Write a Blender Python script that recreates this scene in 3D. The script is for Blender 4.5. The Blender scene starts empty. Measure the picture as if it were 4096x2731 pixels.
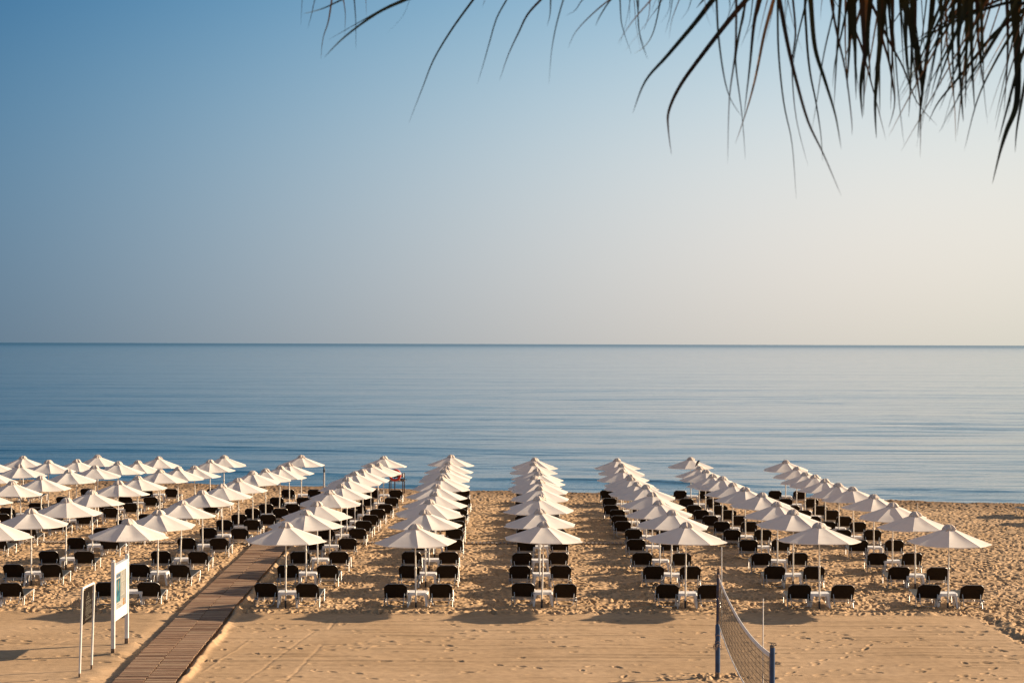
import bpy, math, random
import numpy as np
from mathutils import Vector, Matrix, Quaternion

R = math.radians
random.seed(7)
C = bpy.context.scene.collection
S = bpy.context.scene

# ------------------------------------------------------------------ camera
HC = 7.5                      # eye height over the sand (m)
FOC = 3950.0                  # focal length in px of a 2352 px wide picture
SRC = 4096 / 2352.0           # full-size photo px per 2352-wide px
cam = bpy.data.cameras.new('camera')
cam.sensor_width = 36.0
cam.lens = FOC / 2352 * 36.0
cam.clip_start = 0.1
cam.clip_end = 120000
cam.dof.use_dof = True
cam.dof.focus_distance = 58.0
cam.dof.aperture_fstop = 12.0
co = bpy.data.objects.new('camera', cam)
C.objects.link(co)
co.matrix_world = (Matrix.Translation((0, 0, HC)) @ Matrix.Rotation(R(90 + 0.08), 4, 'X') @ Matrix.Rotation(R(0.17), 4, 'Z'))
S.camera = co

# ------------------------------------------------------------------ light
SUN_EL, SUN_AZ = 18.7, 18.0   # azimuth counted from +X (picture right) towards the sea
sv = Vector((math.cos(R(SUN_EL)) * math.cos(R(SUN_AZ)), math.cos(R(SUN_EL)) * math.sin(R(SUN_AZ)), math.sin(R(SUN_EL))))
W = bpy.data.worlds.new('World')
S.world = W
W.use_nodes = True
wn, wl = W.node_tree.nodes, W.node_tree.links
bg = wn['Background']
sky = wn.new('ShaderNodeTexSky')
sky.sky_type = 'NISHITA'
sky.sun_disc = False
sky.sun_elevation = R(SUN_EL)
sky.sun_rotation = R(90 - SUN_AZ)
sky.altitude = 0
sky.air_density = 1.0
sky.dust_density = 0.5
sky.ozone_density = 1.0
# the sky of a hazy morning: the low air is looked up a little above the horizon, and tinted by direction (paler and warmer towards the sun)
tc = wn.new('ShaderNodeTexCoord')
sep = wn.new('ShaderNodeSeparateXYZ')
wl.new(tc.outputs['Generated'], sep.inputs[0])
def wm(op, a, b=None, c=None, clamp=False):
    q = wn.new('ShaderNodeMath'); q.operation = op; q.use_clamp = clamp
    for i, v in enumerate((a, b, c)):
        if v is None: continue
        if isinstance(v, (int, float)): q.inputs[i].default_value = v
        else: wl.new(v, q.inputs[i])
    return q.outputs[0]
dx, dy, dz = sep.outputs
zup = wm('MULTIPLY_ADD', wm('MAXIMUM', dz, 0.0), 0.55, 0.075)
cmb = wn.new('ShaderNodeCombineXYZ')
wl.new(dx, cmb.inputs[0]); wl.new(dy, cmb.inputs[1]); wl.new(zup, cmb.inputs[2])
nrm = wn.new('ShaderNodeVectorMath'); nrm.operation = 'NORMALIZE'
wl.new(cmb.outputs[0], nrm.inputs[0])
wl.new(nrm.outputs[0], sky.inputs['Vector'])
xc = wm('MAXIMUM', wm('MINIMUM', dx, 0.32), -0.32)
zc = wm('MAXIMUM', wm('MINIMUM', dz, 0.22), 0.0)
fd = wn.new('ShaderNodeMapRange'); fd.interpolation_type = 'SMOOTHSTEP'
fd.inputs[1].default_value, fd.inputs[2].default_value, fd.inputs[3].default_value, fd.inputs[4].default_value = 0.22, 0.60, 1.0, 0.0
wl.new(dz, fd.inputs[0])
TINT = ((-0.076, 2.102, 6.822, -5.967, -37.368, 3.218, 0.095), (-0.235, 1.379, 5.55, -3.909, -22.075, 0.152, -0.16), (-0.111, 0.664, 3.186, -2.844, -11.022, -0.12, -0.29))
rgb = []
for c0, c1, c2, c3, c4, c5, g0 in TINT:
    e = wm('MULTIPLY_ADD', xc, c1, c0)
    e = wm('MULTIPLY_ADD', zc, c2, e)
    e = wm('MULTIPLY_ADD', wm('MULTIPLY', xc, xc), c3, e)
    e = wm('MULTIPLY_ADD', wm('MULTIPLY', zc, zc), c4, e)
    e = wm('MULTIPLY_ADD', wm('MULTIPLY', xc, zc), c5, e)
    e = wm('MULTIPLY_ADD', wm('SUBTRACT', e, g0), fd.outputs[0], g0)
    rgb.append(wm('POWER', math.e, e))
cc = wn.new('ShaderNodeCombineXYZ')
for i in range(3): wl.new(rgb[i], cc.inputs[i])
ml = wn.new('ShaderNodeVectorMath'); ml.operation = 'MULTIPLY'
wl.new(sky.outputs[0], ml.inputs[0]); wl.new(cc.outputs[0], ml.inputs[1])
wl.new(ml.outputs[0], bg.inputs['Color'])
bg.inputs['Strength'].default_value = 0.055
sl = bpy.data.lights.new('sun', 'SUN')
sl.energy = 5.0
sl.angle = R(0.6)
sl.color = (1.0, 0.78, 0.545)
so = bpy.data.objects.new('sun', sl)
C.objects.link(so)
so.rotation_euler = sv.to_track_quat('Z', 'Y').to_euler()
so.location = sv * 200
S.view_settings.view_transform = 'Standard'
S.view_settings.look = 'None'
S.view_settings.exposure = 1.1
S.view_settings.gamma = 1.0
S.view_settings.use_curve_mapping = False
try:
    S.cycles.max_bounces = 8
    S.cycles.transparent_max_bounces = 8
except Exception:
    pass

# ------------------------------------------------------------------ helpers
class MB:
    """collects shapes and links them as one mesh object"""
    def __init__(s):
        s.v, s.f, s.sm = [], [], []
    def add(s, vs, fs, smooth=False):
        o = len(s.v)
        s.v += [tuple(p) for p in vs]
        for f in fs:
            s.f.append(tuple(i + o for i in f))
            s.sm.append(smooth)
    def box(s, c, d, M=None):
        x, y, z = d[0] / 2, d[1] / 2, d[2] / 2
        vs = [Vector((sx * x, sy * y, sz * z)) for sz in (-1, 1) for sy in (-1, 1) for sx in (-1, 1)]
        if M is not None:
            vs = [M @ p for p in vs]
        vs = [p + Vector(c) for p in vs]
        s.add(vs, [(0, 2, 3, 1), (4, 5, 7, 6), (0, 1, 5, 4), (2, 6, 7, 3), (0, 4, 6, 2), (1, 3, 7, 5)])
    def tube(s, pts, r, n=8, caps=True, flat=1.0):
        pts = [Vector(p) for p in pts]
        rs = r if isinstance(r, (list, tuple)) else [r] * len(pts)
        k = len(pts)
        prev = None
        rings = []
        for i, p in enumerate(pts):
            a = pts[max(i - 1, 0)]
            b = pts[min(i + 1, k - 1)]
            t = (b - a).normalized()
            if prev is None:
                up = Vector((0, 0, 1)) if abs(t.z) < 0.9 else Vector((1, 0, 0))
                nrm = (up - t * up.dot(t)).normalized()
            else:
                nrm = (prev - t * prev.dot(t)).normalized()
            prev = nrm
            bi = t.cross(nrm)
            rings.append([p + (nrm * math.cos(2 * math.pi * j / n) + bi * math.sin(2 * math.pi * j / n) * flat) * rs[i] for j in range(n)])
        vs = [q for ring in rings for q in ring]
        fs = []
        for i in range(k - 1):
            for j in range(n):
                fs.append((i * n + j, i * n + (j + 1) % n, (i + 1) * n + (j + 1) % n, (i + 1) * n + j))
        s.add(vs, fs, True)
        if caps:
            s.add(rings[0], [tuple(reversed(range(n)))])
            s.add(rings[-1], [tuple(range(n))])
    def lathe(s, prof, n=16, M=None, fn=None):
        vs, fs = [], []
        for (r, z) in prof:
            for j in range(n):
                a = 2 * math.pi * j / n
                p = Vector((r * math.cos(a), r * math.sin(a), z))
                if fn:
                    p = fn(p, a, r, z)
                vs.append(M @ p if M is not None else p)
        for i in range(len(prof) - 1):
            for j in range(n):
                fs.append((i * n + j, i * n + (j + 1) % n, (i + 1) * n + (j + 1) % n, (i + 1) * n + j))
        s.add(vs, fs, True)
    def mesh(s, name, mat):
        me = bpy.data.meshes.new(name)
        me.from_pydata(s.v, [], s.f)
        me.polygons.foreach_set('use_smooth', s.sm)
        me.materials.append(mat)
        me.update()
        return me
    def build(s, name, mat, parent=None):
        o = bpy.data.objects.new(name, s.mesh(name, mat))
        C.objects.link(o)
        o.parent = parent
        return o

def smooth_path(pts, r=0.05, n=4):
    """rounds the corners of a polyline"""
    pts = [Vector(p) for p in pts]
    out = [pts[0]]
    for i in range(1, len(pts) - 1):
        a, b, c = pts[i - 1], pts[i], pts[i + 1]
        d1 = min(r, (a - b).length * 0.45)
        d2 = min(r, (c - b).length * 0.45)
        p, q = b + (a - b).normalized() * d1, b + (c - b).normalized() * d2
        for k in range(n + 1):
            t = k / n
            out.append(p * (1 - t) ** 2 + b * 2 * t * (1 - t) + q * t * t)
    out.append(pts[-1])
    return out

def tag(o, label=None, cat=None, group=None, kind=None):
    if label: o['label'] = label
    if cat: o['category'] = cat
    if group: o['group'] = group
    if kind: o['kind'] = kind
    return o

def thing(name, label, cat, loc=(0, 0, 0), rz=0.0, group=None):
    o = bpy.data.objects.new(name, None)
    o.empty_display_size = 0.2
    C.objects.link(o)
    o.location = loc
    o.rotation_euler = (0, 0, rz)
    return tag(o, label, cat, group)

def kids(o):
    return [c for c in ALLKIDS.get(o.name, [])]
ALLKIDS = {}
def index_kids():
    ALLKIDS.clear()
    for o in S.objects:
        if o.parent is not None:
            ALLKIDS.setdefault(o.parent.name, []).append(o)
def dup(src, tree):
    """a copy of a thing with copies of its parts and sub-parts; tree = [(part, [sub-parts])]"""
    r = src.copy()
    C.objects.link(r)
    for part, subs in tree:
        p = part.copy()
        C.objects.link(p)
        p.parent = r
        for sp in subs:
            q = sp.copy()
            C.objects.link(q)
            q.parent = p
    return r
def tree_of(o):
    index_kids()
    return [(p, kids(p)) for p in kids(o)]

# ------------------------------------------------------------------ materials
def mat(name, col, rough=0.6, metal=0.0, spec=0.5):
    m = bpy.data.materials.new(name)
    m.use_nodes = True
    b = m.node_tree.nodes['Principled BSDF']
    b.inputs['Base Color'].default_value = (*col, 1)
    b.inputs['Roughness'].default_value = rough
    b.inputs['Metallic'].default_value = metal
    b.inputs['Specular IOR Level'].default_value = spec
    return m
def nodes(m):
    return m.node_tree.nodes, m.node_tree.links, m.node_tree.nodes['Principled BSDF']
def mottled(m, c1, c2, scale=6.0, detail=4.0, coords='Object', lo=0.35, hi=0.65, bump=0.0, stretch=(1, 1, 1)):
    n, l, b = nodes(m)
    tc = n.new('ShaderNodeTexCoord')
    mp = n.new('ShaderNodeMapping')
    mp.inputs['Scale'].default_value = stretch
    l.new(tc.outputs[coords], mp.inputs[0])
    nz = n.new('ShaderNodeTexNoise')
    nz.inputs['Scale'].default_value = scale
    nz.inputs['Detail'].default_value = detail
    l.new(mp.outputs[0], nz.inputs['Vector'])
    rp = n.new('ShaderNodeValToRGB')
    rp.color_ramp.elements[0].position = lo
    rp.color_ramp.elements[0].color = (*c1, 1)
    rp.color_ramp.elements[1].position = hi
    rp.color_ramp.elements[1].color = (*c2, 1)
    l.new(nz.outputs[0], rp.inputs[0])
    l.new(rp.outputs[0], b.inputs['Base Color'])
    if bump:
        bp = n.new('ShaderNodeBump')
        bp.inputs['Strength'].default_value = bump
        bp.inputs['Distance'].default_value = 0.01
        l.new(nz.outputs[0], bp.inputs['Height'])
        l.new(bp.outputs[0], b.inputs['Normal'])
    return m

def fabric(name, c1, c2, trans, tcol, scale=9.0):
    m = mottled(mat(name, c1, 0.9, 0, 0.2), c1, c2, scale, 5.0, bump=0.15)
    n, l, b = nodes(m)
    tr = n.new('ShaderNodeBsdfTranslucent')
    tr.inputs['Color'].default_value = (*tcol, 1)
    mx = n.new('ShaderNodeMixShader')
    mx.inputs[0].default_value = trans
    out = [x for x in n if x.type == 'OUTPUT_MATERIAL'][0]
    l.new(b.outputs[0], mx.inputs[1])
    l.new(tr.outputs[0], mx.inputs[2])
    l.new(mx.outputs[0], out.inputs[0])
    return m

M_canvas = fabric('parasol_canvas', (0.88, 0.83, 0.775), (0.92, 0.885, 0.84), 0.38, (0.92, 0.84, 0.74), 5.0)
M_cap = fabric('parasol_vent_canvas', (0.64, 0.55, 0.47), (0.75, 0.66, 0.58), 0.2, (0.7, 0.56, 0.42), 9.0)
M_pole = mottled(mat('painted_pole', (0.78, 0.72, 0.62), 0.4), (0.72, 0.66, 0.56), (0.82, 0.78, 0.70), 7.0)
M_sleeve = mottled(mat('black_ground_sleeve', (0.02, 0.018, 0.016), 0.6), (0.015, 0.013, 0.012), (0.04, 0.033, 0.028), 20.0)
M_alu = mottled(mat('brushed_aluminium', (0.5, 0.49, 0.48), 0.42, 0.9), (0.36, 0.35, 0.34), (0.55, 0.54, 0.53), 14.0)
M_joint = mat('black_plastic_joint', (0.012, 0.011, 0.01), 0.45)
M_back = fabric('black_mesh_fabric', (0.012, 0.009, 0.006), (0.026, 0.019, 0.012), 0.16, (0.16, 0.085, 0.032), 14.0)
M_seat = mottled(mat('dark_seat_fabric', (0.03, 0.034, 0.035), 0.7, 0, 0.3), (0.024, 0.027, 0.028), (0.036, 0.040, 0.041), 12.0)
M_table = mottled(mat('white_plastic', (0.72, 0.71, 0.69), 0.4), (0.66, 0.64, 0.62), (0.76, 0.75, 0.73), 5.0)
M_white = mottled(mat('white_paint', (0.72, 0.71, 0.67), 0.4), (0.64, 0.62, 0.57), (0.74, 0.73, 0.70), 3.5)
M_rust = mottled(mat('worn_foot', (0.2, 0.13, 0.08), 0.8), (0.10, 0.06, 0.035), (0.30, 0.22, 0.15), 18.0)
M_blue = mottled(mat('blue_paint', (0.006, 0.045, 0.12), 0.4), (0.004, 0.03, 0.085), (0.009, 0.06, 0.16), 5.0, lo=0.3, hi=0.7)
M_bluedark = mottled(mat('scuffed_blue_paint', (0.02, 0.04, 0.10), 0.5), (0.035, 0.025, 0.028), (0.008, 0.03, 0.10), 9.0)

# ------------------------------------------------------------------ noise
def vnoise(x, y, sc, seed):
    rg = np.random.RandomState(seed)
    T = rg.rand(256, 256)
    u, v = x / sc + 1000.37, y / sc + 1000.71
    iu, iv = np.floor(u).astype(np.int64), np.floor(v).astype(np.int64)
    fu, fv = u - iu, v - iv
    fu, fv = fu * fu * (3 - 2 * fu), fv * fv * (3 - 2 * fv)
    a, b, c, d = T[iu & 255, iv & 255], T[(iu + 1) & 255, iv & 255], T[iu & 255, (iv + 1) & 255], T[(iu + 1) & 255, (iv + 1) & 255]
    return ((a * (1 - fu) + b * fu) * (1 - fv) + (c * (1 - fu) + d * fu) * fv) * 2 - 1
def sstep(a, b, x):
    t = np.clip((x - a) / (b - a), 0, 1)
    return t * t * (3 - 2 * t)

def gz(y): return -0.0132 * np.maximum(0.0, y - 49.0)   # the beach falls gently towards the sea

# ------------------------------------------------------------------ layout measured on the photo (full-size px of the canopy tops)
def z900(l): return [(900 + x / 3.36, 1800 + y / 3.36) for x, y in l]
def zz(l, x0, y0, s): return [(x0 + x / s, y0 + y / s) for x, y in l]
OVP = lambda l: [(x * SRC, y * SRC) for x, y in l]
COL = {}
COL['A'] = zz([(825, 965), (1100, 800), (1255, 685), (1415, 535), (1565, 450), (1645, 360), (1755, 283), (1858, 250), (1968, 183), (2065, 170), (2135, 80)], 900, 1800, 3.36)
COL['B'] = zz([(655, 1152), (805, 930), (855, 765), (945, 652), (955, 530), (1030, 415), (1070, 380), (1100, 290), (1130, 247), (1160, 175), (1190, 72)], 1500, 1800, 3.92)
COL['C'] = zz([(745, 1118), (712, 920), (700, 718), (722, 692), (715, 562), (697, 455), (655, 400), (660, 335), (655, 285), (620, 190), (628, 115)], 1980, 1800, 3.92)
COL['D'] = zz([(1505, 1128), (1275, 935), (1110, 785), (980, 657), (890, 540), (750, 495), (665, 418), (625, 380), (525, 292), (490, 208), (440, 127)], 2360, 1800, 3.92)
COL['E'] = zz([(2085, 975), (1730, 795), (1518, 693), (1302, 567), (1090, 493), (910, 435), (775, 350), (658, 320), (545, 257), (455, 216), (355, 93)], 2660, 1800, 3.36)
COL['F'] = zz([(1868, 652), (1560, 532), (1345, 445), (1168, 368), (985, 298), (845, 260), (715, 222), (617, 182), (520, 160), (440, 107), (338, 45)], 3000, 1820, 2.352)
COL['a'] = OVP([(294.8, 1190.4), (363.5, 1170.1), (415, 1148.6), (467, 1125.2), (512, 1110.9), (549, 1097.6), (582, 1081), (611, 1076), (642, 1068.9), (666, 1062.5), (693, 1044.4)])
COL['b'] = OVP([(-20, 1189), (73.5, 1167.4), (153, 1142.6), (214.5, 1124.6), (271.7, 1103.8), (317.9, 1092.2), (368, 1077.1), (409.4, 1071.7), (450.5, 1069.1), (483.8, 1055.4), (515.4, 1045.2)])
COL['c'] = [None, None, None] + OVP([(-46, 1121), (25.6, 1104.1), (95.7, 1092.2), (160.6, 1077.6), (220.5, 1068.2), (271.7, 1059.4), (316.2, 1057), (364, 1047.7)])
COL['d'] = [None] * 6 + OVP([(-26, 1077), (48.7, 1065.7), (112, 1056), (176, 1054.6), (225.6, 1044)])
COL['e'] = [None] * 9 + OVP([(-21, 1056), (53.8, 1046.9)])
def horizon(xs):              # full-size px
    return (786 + 7 * xs / 4096.0) * SRC
HU = 2.38
rowY = []
for r in range(11):
    est = []
    for k in 'ABCDEFa':
        p = COL[k][r]
        if p:
            est.append((HC - HU) * FOC * SRC / (p[1] - horizon(p[0])))
    rowY.append(float(np.median(est)))
# keep neighbouring rows far enough apart for a sunbed to fit in
raw = [48.95 + (y - rowY[0]) * (86.0 - 48.95) / (rowY[10] - rowY[0]) for y in rowY]
rowY = [0.8 * y + 0.2 * (48.95 + 3.705 * i) for i, y in enumerate(raw)]
SPOT = []                     # (column, row index, X, Y, top height)
for k in COL:
    for r, p in enumerate(COL[k]):
        if p is None:
            continue
        Y = rowY[r] + random.uniform(-0.08, 0.08)
        X = (p[0] / SRC - 1176) / FOC * Y
        h = HC - (p[1] - horizon(p[0])) / SRC * Y / FOC
        g0 = float(gz(Y))
        SPOT.append((k, r, X, Y, g0 + min(max(h - g0, 2.16), 2.62)))

# ------------------------------------------------------------------ sand
COURT_Y = 47.75               # far edge of the raked court
COURT_X = 12.86               # its edge on the net side
def walk_mid(y): return -8.08 - 0.039 * (y - 37.9)
WALK_HW = 0.68
def shore_y(x): return 93.7 - 0.29 * x + 0.3 * np.sin(x * 0.5) + 0.2 * np.sin(x * 1.3 + 1)
SEA_Z = -0.95

def make_sand():
    NX = 1300
    ys = [-60.0, -20.0, 0.0, 15.0, 25.0, 31.0]
    y = 33.5
    while y < 114:
        ys.append(y)
        y += 0.040 + 0.028 * max(0, (y - 36)) / 50
    ys += [118.0, 130.0, 170.0]
    ys = np.array(ys)
    u = np.linspace(-1, 1, NX)
    half = 0.305 * np.maximum(ys, 30) + 1.6
    inner = u[None, :] * half[:, None]
    ext = np.array([1.5, 5, 15, 50, 200, 1500.0])
    X = np.concatenate([-(half[:, None] + ext[None, ::-1]), inner, half[:, None] + ext[None, :]], axis=1)
    Y = np.repeat(ys[:, None], X.shape[1], axis=1)
    fine = (np.abs(X) < half[:, None] + 0.01) & (Y > 33) & (Y < 115)
    # --- masks
    jit = 0.12 * vnoise(X, Y, 0.7, 1) + 0.10 * vnoise(X, Y, 0.25, 2)
    court = sstep(0.18, -0.18, Y - COURT_Y + jit) * sstep(0.16, -0.16, X - COURT_X + jit)
    rough = 1 - court
    H = np.zeros_like(X)
    # trampled sand
    H += rough * (0.018 * vnoise(X, Y, 0.9, 3) + 0.016 * vnoise(X, Y, 0.30, 4) + 0.017 * vnoise(X, Y, 0.14, 5))
    H += court * (0.020 * vnoise(X, Y, 2.6, 6) + 0.007 * vnoise(X, Y, 0.8, 7) + 0.0022 * vnoise(X, Y, 0.16, 8))
    # drag lines left by the rake, across the court
    rg = np.random.RandomState(11)
    for yy in np.arange(35.2, 47.6, 0.43):
        yy += rg.uniform(-0.13, 0.13)
        amp = rg.choice([0.0, 0.010, 0.02, 0.026])
        line = yy + 0.10 * vnoise(X, Y * 0, 3.0, int(yy * 100)) + 0.03 * vnoise(X, Y * 0, 0.7, int(yy * 77))
        gate = sstep(0.0, 0.35, vnoise(X, Y * 0 + yy * 3, 1.7, 90) + 0.15)
        d = Y - line
        H += court * gate * amp * np.exp(-(d / 0.055) ** 2)
    # faint broad bands of the raked surface
    H += court * 0.006 * np.sin(Y * 2 * np.pi / 0.9 + vnoise(X, Y, 3, 17))
    # tyre-like diagonal lines beside the boardwalk
    for (x0, y0, x1, y1, a) in ((-5.15, 44.9, -5.95, 37.6, -0.008), (-4.7, 42.9, -5.0, 38.0, -0.008), (-6.6, 43.6, -7.05, 39.3, 0.008), (-4.75, 46.9, -4.8, 45.2, -0.012),
                                (-11.6, 42.4, -10.2, 45.7, -0.012)):
        dx, dy = x1 - x0, y1 - y0
        L = math.hypot(dx, dy)
        t = ((X - x0) * dx + (Y - y0) * dy) / L / L
        d = ((X - x0) * dy - (Y - y0) * dx) / L + 0.03 * vnoise(X, Y, 0.6, 40)
        H += court * a * np.exp(-(d / 0.04) ** 2) * sstep(-0.05, 0.05, t) * sstep(1.05, 0.95, t)
    # bank where the trampled sand meets the court
    H += 0.035 * np.exp(-((Y - COURT_Y - 0.25 + jit) / 0.22) ** 2) * sstep(0.3, -0.3, X - COURT_X)
    H -= 0.035 * np.exp(-((X - COURT_X - 0.1 + jit) / 0.14) ** 2) * (Y < COURT_Y)
    H += 0.055 * np.exp(-((X - COURT_X - 0.42 + jit) / 0.18) ** 2) * (Y < COURT_Y)
    # --- footprints
    def stamp(px, py, ang, L, Wd, depth, rim):
        j = np.searchsorted(ys, py)
        j0, j1 = np.searchsorted(ys, py - 0.32), np.searchsorted(ys, py + 0.32)
        if j1 <= j0 or j >= len(ys):
            return
        hw = 0.305 * max(py, 30) + 1.6
        i = int((px / hw + 1) / 2 * (NX - 1)) + len(ext)
        k = int(0.34 / (2 * hw / NX)) + 1
        i0, i1 = max(i - k, 0), min(i + k, X.shape[1])
        if i1 - i0 < 3:
            return
        xx, yy = X[j0:j1, i0:i1] - px, Y[j0:j1, i0:i1] - py
        ca, sa = math.cos(ang), math.sin(ang)
        a, b = (xx * ca + yy * sa) / L, (-xx * sa + yy * ca) / Wd
        q = a * a + b * b
        H[j0:j1, i0:i1] += -depth * np.exp(-q * q * 0.9) + rim * np.exp(-((np.sqrt(q) - 1.45) / 0.42) ** 2)
    rg = np.random.RandomState(5)
    n = 0
    for _ in range(62000):
        py = 33.5 + 68 * rg.rand()
        px = (rg.rand() * 2 - 1) * (0.305 * py + 1.5)
        on = py < COURT_Y and px < COURT_X
        if on:
            continue
        if px < walk_mid(py) + 0.95 and px > walk_mid(py) - 0.9:
            continue
        stamp(px, py, rg.uniform(0, 3.14), rg.uniform(0.08, 0.13), rg.uniform(0.045, 0.068), rg.uniform(0.03, 0.085), rg.uniform(0.007, 0.020))
    # walking trails and single prints on the court
    for _ in range(64):
        px, py = rg.uniform(-14, 13), rg.uniform(35, 47.2)
        a = rg.choice([0, math.pi]) + rg.normal(0, 0.35)
        for s in range(rg.randint(2, 10)):
            side = 0.09 if s % 2 else -0.09
            sx, sy = px - side * math.sin(a), py + side * math.cos(a)
            if sx < COURT_X - 0.2 and sy < COURT_Y - 0.1 and abs(sx - walk_mid(sy)) > 0.95:
                stamp(sx, sy, a + rg.normal(0, 0.15), 0.125, 0.052, rg.uniform(0.018, 0.05), 0.008)
            a += rg.normal(0, 0.08)
            px += 0.62 * math.cos(a)
            py += 0.62 * math.sin(a)
    for _ in range(330):
        px, py = rg.uniform(-13, 12.5), rg.uniform(35, 47.4)
        if abs(px - walk_mid(py)) > 0.95:
            stamp(px, py, rg.normal(0, 0.5), rg.uniform(0.07, 0.14), rg.uniform(0.035, 0.055), rg.uniform(0.012, 0.05), 0.008)
    # churned sand round the net posts
    for cx, cy in ((4.66, 38.8), (4.39, 28.9)):
        for _ in range(60):
            stamp(cx + rg.normal(0, 0.55), cy + rg.normal(0, 0.3), rg.uniform(0, 3.1), 0.10, 0.05, rg.uniform(0.02, 0.05), 0.012)
    # small mounds at sign posts
    for cx, cy in ((-9.62, 38.44), (-9.60, 39.45), (-9.58, 41.4), (-9.56, 42.87)):
        d2 = (X - cx - 0.1) ** 2 + (Y - cy) ** 2
        H += 0.035 * np.exp(-d2 / 0.06)
    # --- boardwalk bed: lower on one side, drifted bank on the other
    dm = X - walk_mid(Y)
    inb = (Y < 89)
    bed = sstep(WALK_HW + 0.16, WALK_HW - 0.02, np.abs(dm) + 0.04 * vnoise(X, Y, 0.5, 50))
    bank = np.exp(-((dm - WALK_HW - 0.13 + 0.07 * vnoise(X, Y, 0.8, 51) + 0.04 * vnoise(X, Y, 0.22, 53)) / 0.10) ** 2) * (0.085 + 0.035 * vnoise(X, Y, 0.4, 52))
    gut = np.exp(-((dm + WALK_HW + 0.16) / 0.26) ** 2) * 0.05
    H = np.where(inb, H * (1 - bed) - 0.07 * bed + bank - gut, H)
    # --- beach face falling into the sea
    ds = Y - shore_y(X)
    H += 0.10 * np.exp(-((ds + 1.2) / 1.6) ** 2) + 0.03 * vnoise(X, Y, 0.5, 61) * np.exp(-((ds + 0.6) / 1.2) ** 2)
    fall = np.clip(ds + 0.1, 0, None)
    H = H * sstep(6, 0.5, fall) - 0.13 * fall * sstep(0, 1.2, fall) + gz(Y)
    H = np.maximum(H, -5.0)
    H[~fine & (Y < 40)] *= 0.2
    me = bpy.data.meshes.new('sand')
    nr, nc = X.shape
    co_ = np.stack([X, Y, H], axis=-1).reshape(-1, 3).astype(np.float32)
    me.vertices.add(nr * nc)
    me.vertices.foreach_set('co', co_.ravel())
    idx = np.arange(nr * nc).reshape(nr, nc)
    q = np.stack([idx[:-1, :-1], idx[:-1, 1:], idx[1:, 1:], idx[1:, :-1]], axis=-1).reshape(-1, 4)
    nf = len(q)
    me.loops.add(nf * 4)
    me.loops.foreach_set('vertex_index', q.ravel().astype(np.int32))
    me.polygons.add(nf)
    me.polygons.foreach_set('loop_start', (np.arange(nf) * 4).astype(np.int32))
    me.polygons.foreach_set('loop_total', np.full(nf, 4, dtype=np.int32))
    me.polygons.foreach_set('use_smooth', np.ones(nf, dtype=bool))
    me.update(calc_edges=True)
    m = mat('sand_grain', (0.46, 0.33, 0.2), 0.95, 0, 0.15)
    n, l, b = nodes(m)
    tc = n.new('ShaderNodeTexCoord')
    def noise(sc, det):
        z = n.new('ShaderNodeTexNoise')
        z.inputs['Scale'].default_value = sc
        z.inputs['Detail'].default_value = det
        l.new(tc.outputs['Object'], z.inputs['Vector'])
        return z
    big, fine_n, grain = noise(0.35, 4), noise(5.0, 5), noise(60, 3)
    r1 = n.new('ShaderNodeValToRGB')
    r1.color_ramp.elements[0].position, r1.color_ramp.elements[0].color = 0.3, (0.40, 0.270, 0.155, 1)
    r1.color_ramp.elements[1].position, r1.color_ramp.elements[1].color = 0.7, (0.48, 0.335, 0.205, 1)
    l.new(big.outputs[0], r1.inputs[0])
    r2 = n.new('ShaderNodeValToRGB')
    r2.color_ramp.elements[0].position, r2.color_ramp.elements[0].color = 0.25, (0.80, 0.78, 0.76, 1)
    r2.color_ramp.elements[1].position, r2.color_ramp.elements[1].color = 0.75, (1.08, 1.07, 1.05, 1)
    l.new(fine_n.outputs[0], r2.inputs[0])
    mul = n.new('ShaderNodeMix')
    mul.data_type = 'RGBA'
    mul.blend_type = 'MULTIPLY'
    mul.inputs[0].default_value = 1.0
    l.new(r1.outputs[0], mul.inputs[6])
    l.new(r2.outputs[0], mul.inputs[7])
    # damp, weedy strip along the water line
    sx = n.new('ShaderNodeSeparateXYZ')
    l.new(tc.outputs['Object'], sx.inputs[0])
    ma = n.new('ShaderNodeMath'); ma.operation = 'MULTIPLY_ADD'
    ma.inputs[1].default_value = 0.29
    l.new(sx.outputs[0], ma.inputs[0]); l.new(sx.outputs[1], ma.inputs[2])
    jn = noise(0.9, 5)
    mb = n.new('ShaderNodeMath'); mb.operation = 'MULTIPLY_ADD'
    mb.inputs[1].default_value = 7.0
    l.new(jn.outputs[0], mb.inputs[0]); l.new(ma.outputs[0], mb.inputs[2])
    mr = n.new('ShaderNodeMapRange')
    mr.inputs[1].default_value, mr.inputs[2].default_value = 91.5, 97.5
    l.new(mb.outputs[0], mr.inputs[0])
    wet = n.new('ShaderNodeMix'); wet.data_type = 'RGBA'
    l.new(mr.outputs[0], wet.inputs[0])
    l.new(mul.outputs[2], wet.inputs[6])
    wet.inputs[7].default_value = (0.17, 0.105, 0.06, 1)
    l.new(wet.outputs[2], b.inputs['Base Color'])
    bp = n.new('ShaderNodeBump')
    bp.inputs['Strength'].default_value = 0.5
    bp.inputs['Distance'].default_value = 0.012
    l.new(grain.outputs[0], bp.inputs['Height'])
    l.new(bp.outputs[0], b.inputs['Normal'])
    me.materials.append(m)
    o = bpy.data.objects.new('sand', me)
    C.objects.link(o)
    tag(o, kind='structure')
make_sand()

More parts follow.
